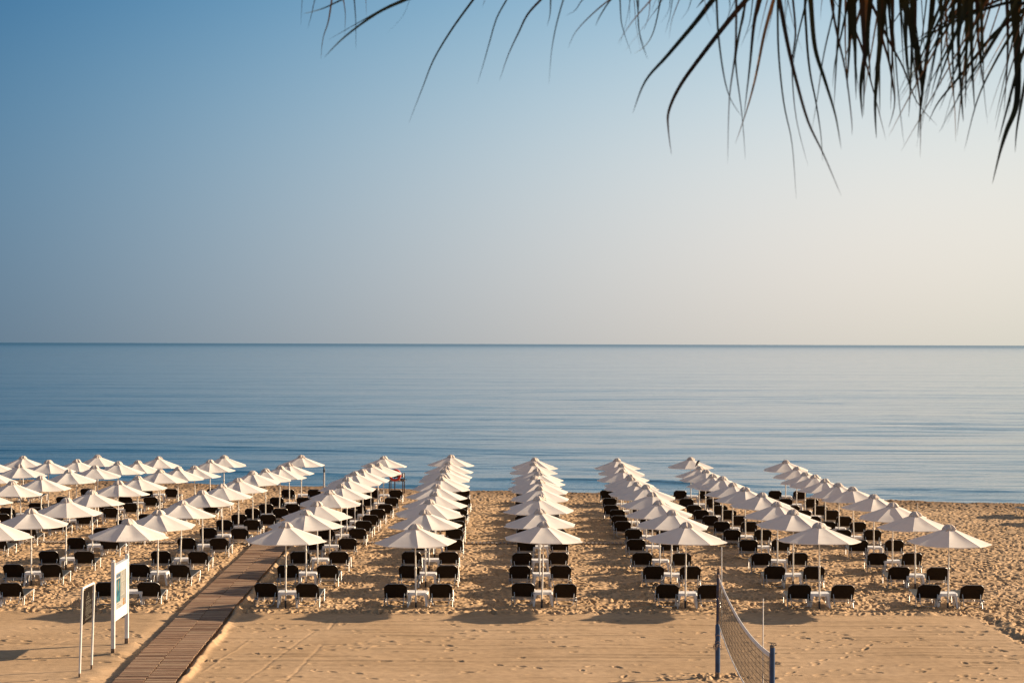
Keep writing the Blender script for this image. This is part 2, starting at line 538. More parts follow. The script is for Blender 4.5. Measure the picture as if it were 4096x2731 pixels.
# ------------------------------------------------------------------ sea
def make_sea():
    ys = [83.0]
    while ys[-1] < 1500:
        ys.append(ys[-1] + 0.18 * (ys[-1] / 85.0) ** 1.9)
    while ys[-1] < 60000:
        ys.append(ys[-1] * 1.25)
    ys = np.array(ys)
    NX = 260
    u = np.linspace(-1, 1, NX)
    half = 0.36 * ys + 25
    ext = np.array([0.3, 1.0, 3.0])
    X = u[None, :] * half[:, None]
    X = np.concatenate([X[:, :1] * (1 + ext[None, ::-1]), X, X[:, -1:] * (1 + ext[None, :])], axis=1)
    Y = np.repeat(ys[:, None], X.shape[1], axis=1)
    d = Y + 0.29 * X          # distance measured square to the shore
    ph = 0.9 * vnoise(X, Y, 38, 21) + 0.35 * vnoise(X, Y, 11, 22)
    fade = np.clip(1 - (Y - 80) / 900, 0, 1) ** 2
    Z = fade * (0.085 * np.sin(d * 2 * np.pi / 9.0 + 4 * ph) * np.clip(0.25 + 1.1 * vnoise(X, Y * 2.2, 26, 23), 0, 1) +
                0.030 * np.sin((d + 0.12 * X) * 2 * np.pi / 4.1 + 5 * ph) * np.clip(0.3 + vnoise(X, Y * 2, 17, 24), 0, 1))
    # two low swells about to reach the beach
    for c, a, w in ((107.7, 0.15, 0.65), (100.8, 0.05, 0.5)):
        dd = d - c + 0.8 * vnoise(X, Y * 0, 9, 25)
        Z += a * np.exp(-(dd / w) ** 2) * np.clip(0.62 + 0.75 * vnoise(X, Y * 0 + c, 11, 26) + 0.3 * vnoise(X, Y * 0 + c, 3, 27), 0, 1.2)
    me = bpy.data.meshes.new('sea')
    nr, nc = X.shape
    me.vertices.add(nr * nc)
    me.vertices.foreach_set('co', np.stack([X, Y, Z + SEA_Z], axis=-1).astype(np.float32).ravel())
    idx = np.arange(nr * nc).reshape(nr, nc)
    q = np.stack([idx[:-1, :-1], idx[:-1, 1:], idx[1:, 1:], idx[1:, :-1]], axis=-1).reshape(-1, 4)
    nf = len(q)
    me.loops.add(nf * 4)
    me.loops.foreach_set('vertex_index', q.ravel().astype(np.int32))
    me.polygons.add(nf)
    me.polygons.foreach_set('loop_start', (np.arange(nf) * 4).astype(np.int32))
    me.polygons.foreach_set('loop_total', np.full(nf, 4, dtype=np.int32))
    me.polygons.foreach_set('use_smooth', np.ones(nf, dtype=bool))
    me.update(calc_edges=True)
    m = mat('sea_water', (0.010, 0.060, 0.105), 0.12, 0, 0.5)
    n, l, b = nodes(m)
    b.inputs['IOR'].default_value = 1.33
    tc = n.new('ShaderNodeTexCoord')
    prev = None
    for sc, st, det, dist, stren in ((0.028, (0.12, 1, 1), 4, 1.25, 1.0), (0.13, (0.14, 1, 1), 4, 0.52, 1.0), (0.8, (0.2, 1, 1), 5, 0.09, 1.0), (3.2, (0.4, 1, 1), 3, 0.018, 0.9)):
        mp = n.new('ShaderNodeMapping')
        mp.inputs['Rotation'].default_value = (0, 0, R(13))
        mp.inputs['Scale'].default_value = st
        l.new(tc.outputs['Object'], mp.inputs[0])
        nz = n.new('ShaderNodeTexNoise')
        nz.inputs['Scale'].default_value = sc
        nz.inputs['Detail'].default_value = det
        nz.inputs['Roughness'].default_value = 0.55
        l.new(mp.outputs[0], nz.inputs['Vector'])
        bp = n.new('ShaderNodeBump')
        bp.inputs['Strength'].default_value = stren
        bp.inputs['Distance'].default_value = dist
        l.new(nz.outputs[0], bp.inputs['Height'])
        if prev is not None:
            l.new(prev.outputs[0], bp.inputs['Normal'])
        prev = bp
    l.new(prev.outputs[0], b.inputs['Normal'])
    sy = n.new('ShaderNodeSeparateXYZ'); l.new(tc.outputs['Object'], sy.inputs[0])
    mr = n.new('ShaderNodeMapRange')          # a breeze ruffles the water far out
    mr.inputs[1].default_value, mr.inputs[2].default_value, mr.inputs[3].default_value, mr.inputs[4].default_value = 1000, 6500, 0.07, 0.26
    l.new(sy.outputs[1], mr.inputs[0]); l.new(mr.outputs[0], b.inputs['Roughness'])
    me.materials.append(m)
    o = bpy.data.objects.new('sea', me)
    C.objects.link(o)
    tag(o, kind='structure')
make_sea()

# ------------------------------------------------------------------ paths
M_wood = mat('weathered_slats', (0.23, 0.14, 0.085), 0.8)
def wood_nodes(m, axis_scale):
    n, l, b = nodes(m)
    geo = n.new('ShaderNodeNewGeometry')
    tc = n.new('ShaderNodeTexCoord')
    mp = n.new('ShaderNodeMapping')
    mp.inputs['Scale'].default_value = axis_scale
    l.new(tc.outputs['Object'], mp.inputs[0])
    nz = n.new('ShaderNodeTexNoise')
    nz.inputs['Scale'].default_value = 3.0
    nz.inputs['Detail'].default_value = 5
    l.new(mp.outputs[0], nz.inputs['Vector'])
    ad = n.new('ShaderNodeMath'); ad.operation = 'MULTIPLY_ADD'
    ad.inputs[1].default_value = 0.55
    l.new(geo.outputs['Random Per Island'], ad.inputs[0]); l.new(nz.outputs[0], ad.inputs[2])
    rp = n.new('ShaderNodeValToRGB')
    e = rp.color_ramp.elements
    e[0].position, e[0].color = 0.35, (0.10, 0.052, 0.029, 1)
    e[1].position, e[1].color = 1.0, (0.35, 0.235, 0.145, 1)
    k = e.new(0.72); k.color = (0.24, 0.13, 0.070, 1)
    l.new(ad.outputs[0], rp.inputs[0])
    l.new(rp.outputs[0], b.inputs['Base Color'])
wood_nodes(M_wood, (1.2, 9, 9))
mb = MB()
rg = random.Random(3)
y = 33.0
while y < 88:
    w = 0.060
    for sgn in (-1, 1):
        cx = walk_mid(y) + sgn * (WALK_HW / 2 + 0.006)
        rot = Matrix.Rotation(math.atan(-0.039)*-1.0 * 1.0 + rg.uniform(-0.006, 0.006), 3, 'Z') @ Matrix.Rotation(rg.uniform(-0.02, 0.02), 3, 'X')
        mb.box((cx + rg.uniform(-0.012, 0.012), y + 0.0 + (0.02 if sgn > 0 else 0), 0.05 + float(gz(y)) + rg.uniform(-0.006, 0.006) + 0.012 * math.sin(y * 0.8)), (WALK_HW - 0.012, w, 0.024), rot)
    y += 0.076 + rg.uniform(-0.003, 0.003)
# bearers under the slats
for dx in (-0.62, -0.08, 0.08, 0.62):
    mb.tube([(walk_mid(yy) + dx, yy, 0.012 + float(gz(yy))) for yy in (33, 45, 49, 57, 69, 88)], 0.022, 6)
tag(mb.build('boardwalk_path', M_wood), kind='structure')
M_slat = mottled(mat('grey_slats', (0.16, 0.12, 0.09), 0.8), (0.08, 0.055, 0.04), (0.24, 0.19, 0.15), 9.0)
mb = MB()
x = -26.0
while x < 15.6:
    if abs(x - walk_mid(66.5)) > 0.76:
        mb.box((x, 66.5 + 0.004 * x, 0.052 + float(gz(66.5)) + rg.uniform(-0.006, 0.006)), (0.085, 0.55, 0.022), Matrix.Rotation(rg.uniform(-0.02, 0.02), 3, 'Z'))
    x += 0.155
tag(mb.build('crossing_path', M_slat), kind='structure')

# ------------------------------------------------------------------ parasol
RAD = 1.175
def canopy_mesh(seed):
    mb = MB()
    rq = random.Random(seed)
    sagk = [rq.uniform(0.4, 1.9) for _ in range(8)]
    drop = [rq.uniform(-0.012, 0.012) for _ in range(8)]
    kink = [(rq.uniform(0.3, 0.8), rq.uniform(0.3, 0.7), rq.uniform(-0.018, 0.018)) for _ in range(8)]
    nr, nt = 9, 8
    for k in range(8):
        a0, a1 = 2 * math.pi * k / 8, 2 * math.pi * (k + 1) / 8
        A, B = Vector((math.cos(a0), math.sin(a0), 0)), Vector((math.cos(a1), math.sin(a1), 0))
        vs, fs = [], []
        for i in range(nr + 1):
            s = 0.06 + (1 - 0.06) * i / nr
            for j in range(nt + 1):
                t = j / nt
                bow = math.sin(math.pi * t)
                p = (A * (1 - t) + B * t) * (RAD * s) * (1 - 0.018 * bow * s)
                z = -0.445 * s - 0.020 * sagk[k] * bow * math.sin(math.pi * min(1, s * 0.75)) - 0.03 * s * (1 - s) + (drop[k] * (1 - t) + drop[(k + 1) % 8] * t) * s
                ks, kt, ka = kink[k]
                z += ka * bow * math.exp(-((s - ks) / 0.16) ** 2 - ((t - kt) / 0.22) ** 2)
                vs.append((p.x, p.y, z))
        for i in range(nr):
            for j in range(nt):
                q = i * (nt + 1) + j
                fs.append((q, q + nt + 1, q + nt + 2, q + 1))
        mb.add(vs, fs, True)
        # turned-down hem
        hem, hf = [], []
        for j in range(nt + 1):
            p = vs[nr * (nt + 1) + j]
            hem += [p, (p[0] * 0.998, p[1] * 0.998, p[2] - 0.022)]
        for j in range(nt):
            hf.append((2 * j, 2 * j + 1, 2 * j + 3, 2 * j + 2))
        mb.add(hem, hf, False)
        # rib pocket
        mb.tube([A * (RAD * 0.08) + Vector((0, 0, -0.048)), A * RAD * 0.5 + Vector((0, 0, -0.241 + 0.5 * drop[k])), A * RAD * 1.004 + Vector((0, 0, -0.455 + drop[k]))], 0.009, 5)
    return mb.mesh('canopy', M_canvas)
def cap_mesh(seed):
    rg = random.Random(seed)
    ph = [rg.uniform(0, 6.28) for _ in range(4)]
    mb = MB()
    def fn(p, a, r, z):
        w = r / 0.2
        k = 1 + 0.11 * w * math.sin(5 * a + ph[0]) + 0.07 * w * math.sin(9 * a + ph[1])
        dz = w * (0.026 * math.sin(6 * a + ph[2]) + 0.020 * math.sin(11 * a + ph[3]))
        return Vector((p.x * k, p.y * k, z + dz))
    mb.lathe([(0.004, 0.075), (0.045, 0.066), (0.09, 0.046), (0.135, 0.010), (0.17, -0.035), (0.198, -0.080), (0.18, -0.094), (0.15, -0.065)], 40, fn=fn)
    return mb.mesh('vent_cap', M_cap)
CANS = [canopy_mesh(i) for i in range(6)]
CAPS = [cap_mesh(s) for s in range(5)]
# the shorter the pole stands out of the sand the lower the top: canopy sits at TOP, poles share one mesh
TOP = 2.32
mbp = MB(); mbp.tube([(0, 0, 0.16), (0, 0, 1.15)], 0.024, 10); mbp.tube([(0, 0, 1.12), (0, 0, TOP)], 0.0195, 10); mbp.lathe([(0.0, 1.16), (0.031, 1.16), (0.033, 1.13), (0.031, 1.08), (0.0, 1.08)], 10)
POLE = mbp.mesh('pole', M_pole)
mbp = MB(); mbp.tube([(0, 0, -0.45), (0, 0, 0.16)], 0.030, 10)
SLEEVE = mbp.mesh('ground_sleeve', M_sleeve)

def make_parasol(k, r, X, Y, h, label, group):
    t = thing('beach_parasol', label, 'parasol', (X, Y, h - 2.38), random.uniform(0, 6.28), group)
    t.rotation_euler = (random.gauss(0, 0.014), random.gauss(0, 0.014), t.rotation_euler[2])
    for me, nm in ((POLE, 'pole'), (SLEEVE, 'ground_sleeve')):
        o = bpy.data.objects.new(nm, me); C.objects.link(o); o.parent = t
    c = bpy.data.objects.new('canopy', random.choice(CANS)); C.objects.link(c); c.parent = t; c.location = (0, 0, TOP)
    v = bpy.data.objects.new('vent_cap', random.choice(CAPS)); C.objects.link(v); v.parent = c
    return t

# ------------------------------------------------------------------ sunbed
def lounger_parts():
    P = {}
    f = MB()
    f.tube(smooth_path([(0.30, 1.02, 0.275), (0.30, 0.24, 0.25), (-0.30, 0.24, 0.25), (-0.30, 1.02, 0.275)], 0.06), 0.0108, 6)
    f.tube(smooth_path([(0.30, 1.00, 0.275), (0.30, 1.88, 0.315), (-0.30, 1.88, 0.315), (-0.30, 1.00, 0.275)], 0.06), 0.0108, 6)
    for yy in (0.46, 0.68):
        f.tube([(-0.30, yy, 0.25), (0.30, yy, 0.25)], 0.010, 6)
    P['frame'] = (f, M_alu)
    legs = []
    for s in (-1, 1):
        g = MB()
        g.tube(smooth_path([(s * 0.305, 0.74, 0.275), (s * 0.325, 0.36, 0.245), (s * 0.33, 0.42, -0.015), (s * 0.33, 0.54, -0.015), (s * 0.315, 0.72, 0.27)], 0.035), 0.0108, 6)
        legs.append(g)
        g = MB()
        g.tube(smooth_path([(s * 0.315, 1.26, 0.285), (s * 0.33, 1.44, -0.015), (s * 0.33, 1.64, -0.015), (s * 0.31, 1.84, 0.31)], 0.035), 0.0108, 6)
        legs.append(g)
    P['legs'] = legs
    # seat fabric
    g = MB()
    vs, fs = [], []
    nx, ny = 6, 10
    for side in (0, 1):
        for j in range(ny + 1):
            for i in range(nx + 1):
                u, v = i / nx * 2 - 1, j / ny
                yy = 0.64 + v * (1.90 - 0.64)
                z = 0.283 + 0.042 * v - 0.028 * (1 - u * u) * math.sin(math.pi * v) - (0.010 if side else 0)
                vs.append((u * 0.298, yy, z))
    N = (nx + 1) * (ny + 1)
    for j in range(ny):
        for i in range(nx):
            q = j * (nx + 1) + i
            fs.append((q, q + 1, q + nx + 2, q + nx + 1))
            fs.append((N + q, N + q + nx + 1, N + q + nx + 2, N + q + 1))
    g.add(vs, fs, True)
    ring = [i for i in range(nx + 1)] + [j * (nx + 1) + nx for j in range(1, ny + 1)] + [ny * (nx + 1) + i for i in range(nx - 1, -1, -1)] + [j * (nx + 1) for j in range(ny - 1, 0, -1)]
    g.add(vs, [(ring[k], ring[k] + N, ring[(k + 1) % len(ring)] + N, ring[(k + 1) % len(ring)]) for k in range(len(ring))])
    P['seat'] = (g, M_seat)
    # backrest: local frame along the raised panel
    Hn = Vector((0, 0.63, 0.285)); Up = Vector((0, -0.40, 0.445)).normalized(); Nn = Vector((0, -0.445, -0.40)).normalized()
    def bp(u, v, w): return Hn + Vector((u, 0, 0)) + Up * v + Nn * w
    g = MB()
    out = [(-0.318, 0.0), (0.318, 0.0), (0.328, 0.45), (0.225, 0.555), (-0.225, 0.555), (-0.328, 0.45)]
    fr = [bp(u, v, 0.020) for u, v in out]; bk = [bp(u, v, -0.010) for u, v in out]
    g.add(fr + bk, [tuple(reversed(range(6))), tuple(range(6, 12))] + [(i, (i + 1) % 6, 6 + (i + 1) % 6, 6 + i) for i in range(6)])
    g.box(bp(0, 0.567, 0.004), (0.43, 0.032, 0.036), Matrix.Rotation(-0.7, 3, 'X'))   # rolled top edge
    P['backrest'] = (g, M_back)
    g = MB()
    g.tube(smooth_path([bp(-0.30, -0.02, 0.005), bp(-0.310, 0.48, 0.005), bp(-0.235, 0.577, 0.005), bp(0.235, 0.577, 0.005), bp(0.310, 0.48, 0.005), bp(0.30, -0.02, 0.005)], 0.05), 0.0108, 6)
    P['backrest_frame'] = (g, M_alu)
    g = MB()
    g.tube(smooth_path([bp(-0.255, 0.20, 0.030), (-0.225, 0.36, 0.075), (0.225, 0.36, 0.075), bp(0.255, 0.20, 0.030)], 0.08, 5), 0.0115, 6)
    P['prop'] = (g, M_alu)
    P['joints'] = []
    for s in (-1, 1):
        g = MB(); g.box((s * 0.305, 0.44, 0.235), (0.055, 0.10, 0.06)); P['joints'].append(g)
    return P
LP = lounger_parts()
LM = {k: LP[k][0].mesh(k, LP[k][1]) for k in ('frame', 'seat', 'backrest', 'backrest_frame', 'prop')}
JOINTM = [g.mesh('ratchet_joint', M_joint) for g in LP['joints']]
LEGM = [g.mesh('leg', M_alu) for g in LP['legs']]
allm = MB()
for g in [LP['frame'][0]] + LP['legs']:
    o_ = len(allm.v); allm.v += g.v; allm.f += [tuple(i + o_ for i in f) for f in g.f]; allm.sm += g.sm
FARFRAME = allm.mesh('frame', M_alu)
def link(name, me, parent):
    o = bpy.data.objects.new(name, me); C.objects.link(o); o.parent = parent
    return o
proto = thing('sunbed', 'x', 'sunbed')
link('frame', LM['frame'], proto)
for lm in LEGM: link('leg', lm, proto)
link('seat', LM['seat'], proto)
b_ = link('backrest', LM['backrest'], proto)
link('backrest_frame', LM['backrest_frame'], b_)
link('back_prop', LM['prop'], proto)
for jm in JOINTM: link('ratchet_joint', jm, proto)
proto_far = thing('sunbed', 'x', 'sunbed')
link('frame', FARFRAME, proto_far); link('seat', LM['seat'], proto_far)
b_ = link('backrest', LM['backrest'], proto_far)
link('backrest_frame', LM['backrest_frame'], b_)
link('back_prop', LM['prop'], proto_far)
T_NEAR, T_FAR = tree_of(proto), tree_of(proto_far)

# ------------------------------------------------------------------ side table
def rounded(w, d, r, n=4):
    pts = []
    for cx, cy, a0 in ((w / 2 - r, d / 2 - r, 0), (-w / 2 + r, d / 2 - r, 90), (-w / 2 + r, -d / 2 + r, 180), (w / 2 - r, -d / 2 + r, 270)):
        for k in range(n + 1):
            a = R(a0 + 90 * k / n)
            pts.append((cx + r * math.cos(a), cy + r * math.sin(a)))
    return pts
def table_top_mesh():
    g = MB()
    rings = [(0.47, 0.42, 0.390), (0.49, 0.44, 0.405), (0.495, 0.445, 0.392), (0.505, 0.455, 0.335), (0.485, 0.435, 0.335)]
    first = rounded(0.44, 0.39, 0.05); n = len(first)
    vs = [(x, y, 0.402) for x, y in first]
    for w, d, z in rings[1:]:
        vs += [(x, y, z) for x, y in rounded(w, d, 0.06)]
    fs = [tuple(range(n))]
    for i in range(4):
        for j in range(n):
            fs.append((i * n + j, (i + 1) * n + j, (i + 1) * n + (j + 1) % n, i * n + (j + 1) % n))
    fs.append(tuple(4 * n + j for j in reversed(range(n))))
    g.add(vs, fs, False)
    return g.mesh('table_top', M_table)
def leg_mesh(sx, sy):
    g = MB()
    vs = []
    for z, ox, w in ((0.345, 0.20, 0.085), (0.26, 0.212, 0.058), (-0.02, 0.245, 0.042)):
        cx, cy = sx * ox, sy * (ox - 0.025)
        vs += [(cx - w / 2, cy - w / 2, z), (cx + w / 2, cy - w / 2, z), (cx + w / 2, cy + w / 2, z), (cx - w / 2, cy + w / 2, z)]
    fs = [(3, 2, 1, 0)]
    for i in (0, 4):
        for j in range(4):
            fs.append((i + j, i + (j + 1) % 4, i + 4 + (j + 1) % 4, i + 4 + j))
    fs = [tuple(reversed(f)) for f in fs] + [(8, 9, 10, 11)]
    g.add(vs, fs)
    return g.mesh('leg', M_table)
TTOP = table_top_mesh()
TLEG = [leg_mesh(a, b) for a in (-1, 1) for b in (-1, 1)]
tproto = thing('side_table', 'x', 'table')
link('table_top', TTOP, tproto)
for lm in TLEG: link('leg', lm, tproto)
T_TAB = tree_of(tproto)

# ------------------------------------------------------------------ set out the rows
ORD = ['first', 'second', 'third', 'fourth', 'fifth', 'sixth', 'seventh', 'eighth', 'ninth', 'tenth', 'eleventh']
CNAME = {'A': 'first column net side', 'B': 'second column net side', 'C': 'third column net side', 'D': 'fourth column net side', 'E': 'fifth column net side', 'F': 'sixth column net side',
         'a': 'first column sign side', 'b': 'second column sign side', 'c': 'third column sign side', 'd': 'fourth column sign side', 'e': 'fifth column sign side'}
GP, GL, GT = 'white parasols in rows along the beach', 'black sunbeds in pairs under the parasols', 'white plastic tables between the sunbeds'
used = {'L': False, 'F': False, 'T': False}
def place_bed(X, Y, rz, label, far):
    if far:
        o = dup(proto_far, T_FAR) if used['F'] else proto_far
        used['F'] = True
    else:
        o = dup(proto, T_NEAR) if used['L'] else proto
        used['L'] = True
    o.location = (X, Y, float(gz(Y + 1)))
    o.rotation_euler = (random.gauss(0, 0.008), random.gauss(0, 0.012), rz)
    tag(o, label, 'sunbed', GL)
    return o
def place_table(X, Y, rz, label):
    o = dup(tproto, T_TAB) if used['T'] else tproto
    used['T'] = True
    o.location = (X, Y, float(gz(Y)))
    o.scale = (1.12, 1.06, 1.05)
    o.rotation_euler = (random.gauss(0, 0.012), random.gauss(0, 0.012), rz)
    tag(o, label, 'table', GT)
    return o
YAW = {'A': 0.02, 'B': -0.01, 'C': -0.02, 'D': -0.055, 'E': -0.09, 'F': -0.09, 'a': 0.04, 'b': 0.04, 'c': 0.04, 'd': 0.04, 'e': 0.04}
for (k, r, X, Y, h) in SPOT:
    ordn = ORD[10 - r]
    where = f'{ordn} from the sea, {CNAME[k]} of boardwalk'
    make_parasol(k, r, X, Y, h, f'white parasol {where}', GP)
    if k == 'e' and r == 9:
        continue
    yaw = YAW[k]
    near_bw = -1 if k in 'ABCDEF' else 1
    for s in (-1, 1):
        bx = X + s * 0.605 + 0.05 + random.gauss(0, 0.03)
        by = Y - 0.42 + random.gauss(0, 0.07)
        # skip beds wholly outside the frame
        if abs(bx) > 0.30 * (by + 1.0) + 0.6:
            continue
        side = 'boardwalk side' if s == near_bw else 'outer side'
        place_bed(bx, by, yaw + random.gauss(0, 0.035), f'black sunbed {side} of pole, {where}', r >= 6)
    if abs(X) < 0.30 * Y + 0.4:
        place_table(X + 0.04 + random.gauss(0, 0.02), Y + 0.28 + random.gauss(0, 0.03), yaw + random.gauss(0, 0.05), f'white table {where}')
# parasols beyond the frame whose shadows reach the sand in view, and one sunbed at its edge
for i, (Y, w) in enumerate(((80.6, 'nearest the sea'), (76.9, 'second from the sea'), (73.4, 'third from the sea'))):
    make_parasol('G', i, 27.6, Y, 2.36 + float(gz(Y)), f'white parasol of the detached outer group, {w}', 'white parasols of the detached outer group')
tag(place_bed(24.15, 79.0, 0.1, '', True), 'black sunbed alone on open sand beyond the last parasols', 'sunbed', 'black sunbed on the open sand')

# ------------------------------------------------------------------ signs beside the boardwalk (facing the boardwalk)
M_slate = mottled(mat('dark_sign_face', (0.011, 0.008, 0.006), 0.9, 0, 0.05), (0.009, 0.007, 0.005), (0.014, 0.010, 0.008), 4.0)
M_ink = mat('pale_lettering', (0.10, 0.088, 0.07), 0.9, 0, 0.05)
t = thing('notice_sign', 'narrow black notice panel with pale text in a white tube frame beside the boardwalk', 'sign', (-9.64, 38.44, 0))
mb = MB()
mb.tube(smooth_path([(0.0, 0, 0.10), (0.055, 0, 2.01), (0.075, 1.01, 2.0), (0.02, 1.01, 0.10)], 0.09, 5), 0.026, 10)
mb.build('tube_frame', M_white, t)
for yy, xx in ((0, 0), (1.01, 0.02)):
    mb = MB(); mb.tube([(xx, yy, -0.4), (xx, yy, 0.12)], 0.027, 10); mb.build('rusty_foot', M_rust, t)
mb = MB()
mb.box((0.045, 0.505, 1.56), (0.012, 0.90, 0.76), Matrix.Rotation(0.02, 3, 'Z') @ Matrix.Rotation(0.03, 3, 'Y'))
panel = mb.build('panel', M_slate, t)
mb = MB()
rg = random.Random(5)
def line(y0, y1, z, hgt=0.018):
    x = 0.0535 + 0.03 * (z - 1.56)
    y = y0
    while y < y1:
        w = rg.uniform(0.03, 0.10)
        mb.box((x, min(y + w / 2, y1), z), (0.003, min(w, y1 - y), hgt))
        y += w + 0.018
mb.tube([(0.060, 0.505, 1.86), (0.060, 0.505, 1.80)], 0.02, 6)
line(0.40, 0.61, 1.765, 0.03); line(0.33, 0.68, 1.715)
for z in (1.66, 1.63): line(0.22, 0.80, z)
line(0.34, 0.66, 1.59)
for z in np.arange(1.545, 1.355, -0.026): line(0.10, 0.90 - rg.uniform(0, 0.12), z, 0.012)
line(0.38, 0.62, 1.325)
for z in (1.28, 1.255): line(0.12, 0.88, z, 0.014)
mb.build('lettering', M_ink, panel)

t = thing('notice_board', 'white glazed notice board with a turquoise poster on two white posts beside the boardwalk', 'notice board', (-9.58, 41.4, 0))
for yy, hh in ((0, 2.24), (1.47, 2.22)):
    mb = MB()
    mb.box((0.0, yy, 1.11), (0.085, 0.085, hh - 0.02))
    mb.lathe([(0.06, hh), (0.045, hh + 0.025), (0.0, hh + 0.035)], 4, Matrix.Translation((0, yy, 0)) @ Matrix.Rotation(R(45), 4, 'Z'))
    mb.build('post', M_white, t)
    mb = MB(); mb.box((0, yy, -0.1), (0.089, 0.089, 0.5)); mb.build('rusty_foot', M_rust, t)
mb = MB()
zb, zt = 0.78, 2.10
mb.box((0.0, 0.735, zb + 0.13), (0.05, 1.385, 0.26)); mb.box((0.0, 0.735, zt - 0.09), (0.05, 1.385, 0.18))
mb.box((0.0, 0.115, (zb + zt) / 2 + 0.04), (0.05, 0.145, zt - zb - 0.44)); mb.box((0.0, 1.355, (zb + zt) / 2 + 0.04), (0.05, 0.145, zt - zb - 0.44))
mb.box((0.014, 0.735, zt - 0.06), (0.034, 1.382, 0.02)); mb.box((0.0, 0.735, zt + 0.018), (0.10, 1.385, 0.03))
mb.build('frame', M_white, t)
mb = MB(); mb.box((-0.012, 0.735, 1.48), (0.02, 1.10, 0.89)); M_cork = mottled(mat('grey_backing', (0.2, 0.2, 0.18), 0.9, 0, 0.1), (0.16, 0.16, 0.145), (0.21, 0.21, 0.19), 30)
bk = mb.build('backing', M_cork, t); bk.location = (0.017, 0, 0)
M_paper = mottled(mat('paper', (0.30, 0.29, 0.25), 0.8, 0, 0.1), (0.27, 0.26, 0.22), (0.32, 0.31, 0.275), 6)
M_teal = mottled(mat('poster_teal', (0.03, 0.12, 0.15), 0.7, 0, 0.1), (0.015, 0.055, 0.085), (0.035, 0.15, 0.165), 3.0, stretch=(1, 1, 2))
M_navy = mat('poster_header', (0.03, 0.07, 0.12), 0.7, 0, 0.1)
M_orange = mat('poster_orange', (0.27, 0.135, 0.05), 0.8, 0, 0.1)
M_type = mat('grey_print', (0.13, 0.13, 0.125), 0.8, 0, 0.1)
def sheet(name, m, y0, y1, z0, z1, x=0.0005, parent=bk):
    q = MB(); q.box((x, (y0 + y1) / 2, (z0 + z1) / 2), (0.003, y1 - y0, z1 - z0)); return q.build(name, m, parent)
sheet('poster', M_paper, 0.21, 0.66, 1.11, 1.90)
sheet('poster_header', M_navy, 0.225, 0.645, 1.80, 1.885, 0.003)
sheet('poster_picture', M_teal, 0.225, 0.645, 1.20, 1.76, 0.003)
q = MB(); q.tube([(0.006, 0.50, 1.72), (0.006, 0.44, 1.68), (0.006, 0.41, 1.60), (0.006, 0.42, 1.53), (0.006, 0.46, 1.47)], [0.015, 0.032, 0.035, 0.026, 0.01], 8, flat=0.1); q.build('poster_figure', M_orange, bk)
for i in range(3): sheet('price_sheet', M_paper, 0.70 + 0.14 * i, 0.825 + 0.14 * i, 1.64, 1.905, 0.001)
for i in range(3): sheet('price_sheet', M_paper, 0.70 + 0.14 * i, 0.825 + 0.14 * i, 1.31, 1.60, 0.001)
for i in range(5): sheet('price_sheet', M_paper, 0.21 + 0.15 * i, 0.345 + 0.15 * i, 1.055 if i > 2 else 1.055, 1.24 if i > 2 else 1.095, 0.0015)
for z0, z1 in ((1.06, 1.13), (1.15, 1.215)): sheet('picture_sheet', M_orange, 0.965, 1.115, z0, z1, 0.003)
def print_rows(y, zs, x=0.004, w0=0.05, w1=0.105, h=0.007):
    q = MB()
    for z in zs: q.box((x, y, z), (0.002, rg.uniform(w0, w1), h))
    q.build('print', M_type, bk)
for i in range(3):
    print_rows(0.76 + 0.14 * i, np.arange(1.885, 1.66, -0.022))
    print_rows(0.76 + 0.14 * i, np.arange(1.58, 1.33, -0.022))
for i in range(2):
    print_rows(0.58 + 0.15 * i, np.arange(1.09, 1.05, -0.02), 0.0045)
print_rows(0.43, (1.86, 1.825), 0.0055, 0.2, 0.3, 0.014)
print_rows(0.43, (1.15,), 0.0045, 0.30, 0.34, 0.018)

# ------------------------------------------------------------------ beach volleyball net
M_net = mottled(mat('net_cord', (0.06, 0.042, 0.03), 0.9), (0.04, 0.028, 0.02), (0.09, 0.065, 0.048), 8.0)
M_band = mottled(mat('white_tape', (0.74, 0.72, 0.69), 0.8), (0.66, 0.63, 0.58), (0.78, 0.76, 0.73), 6.0)
P1, P2 = Vector((4.66, 38.8, 0)), Vector((4.39, 28.9, 0))
t = thing('net_post', 'blue steel net post with a dark scuffed upper half, farther from the viewer', 'post', P1)
mb = MB(); mb.tube([(0, 0, -0.5), (0, 0, 0.12)], 0.058, 14); mb.build('rusty_foot', M_rust, t)
mb = MB(); mb.tube([(0, 0, 0.12), (0, 0, 1.17)], 0.056, 14); mb.lathe([(0.056, 1.17), (0.040, 1.20)], 14); mb.build('lower_tube', M_blue, t)
mb = MB(); mb.tube([(0, 0, 1.17), (0.012, 0, 2.38)], 0.038, 12); mb.build('upper_tube', M_bluedark, t)
mb = MB(); mb.tube([(0.012, 0, 2.36), (0.012, 0, 2.46)], [0.042, 0.034], 10); mb.build('cap', M_rust, t)
mb = MB()
rg = random.Random(9)
for z0, rr in ((0.74, 0.062), (0.80, 0.061), (0.70, 0.063), (0.95, 0.060), (2.26, 0.047), (2.30, 0.046)):
    mb.tube([(rr * math.cos(a), rr * math.sin(a), z0 + 0.02 * math.sin(3 * a)) for a in np.linspace(0, 6.28, 17)], 0.006, 5)
for _ in range(14):
    a = rg.uniform(0, 6.28); L = rg.uniform(0.05, 0.16)
    mb.tube([(0.06 * math.cos(a), 0.06 * math.sin(a), 0.76), (0.10 * math.cos(a), 0.10 * math.sin(a), 0.76 - L * 0.4), (0.085 * math.cos(a), 0.085 * math.sin(a), 0.76 - L)], 0.004, 4)
M_rope = mottled(mat('frayed_rope', (0.35, 0.22, 0.14), 0.9), (0.22, 0.12, 0.07), (0.50, 0.38, 0.27), 12.0)
mb.build('rope_lashing', M_rope, t)
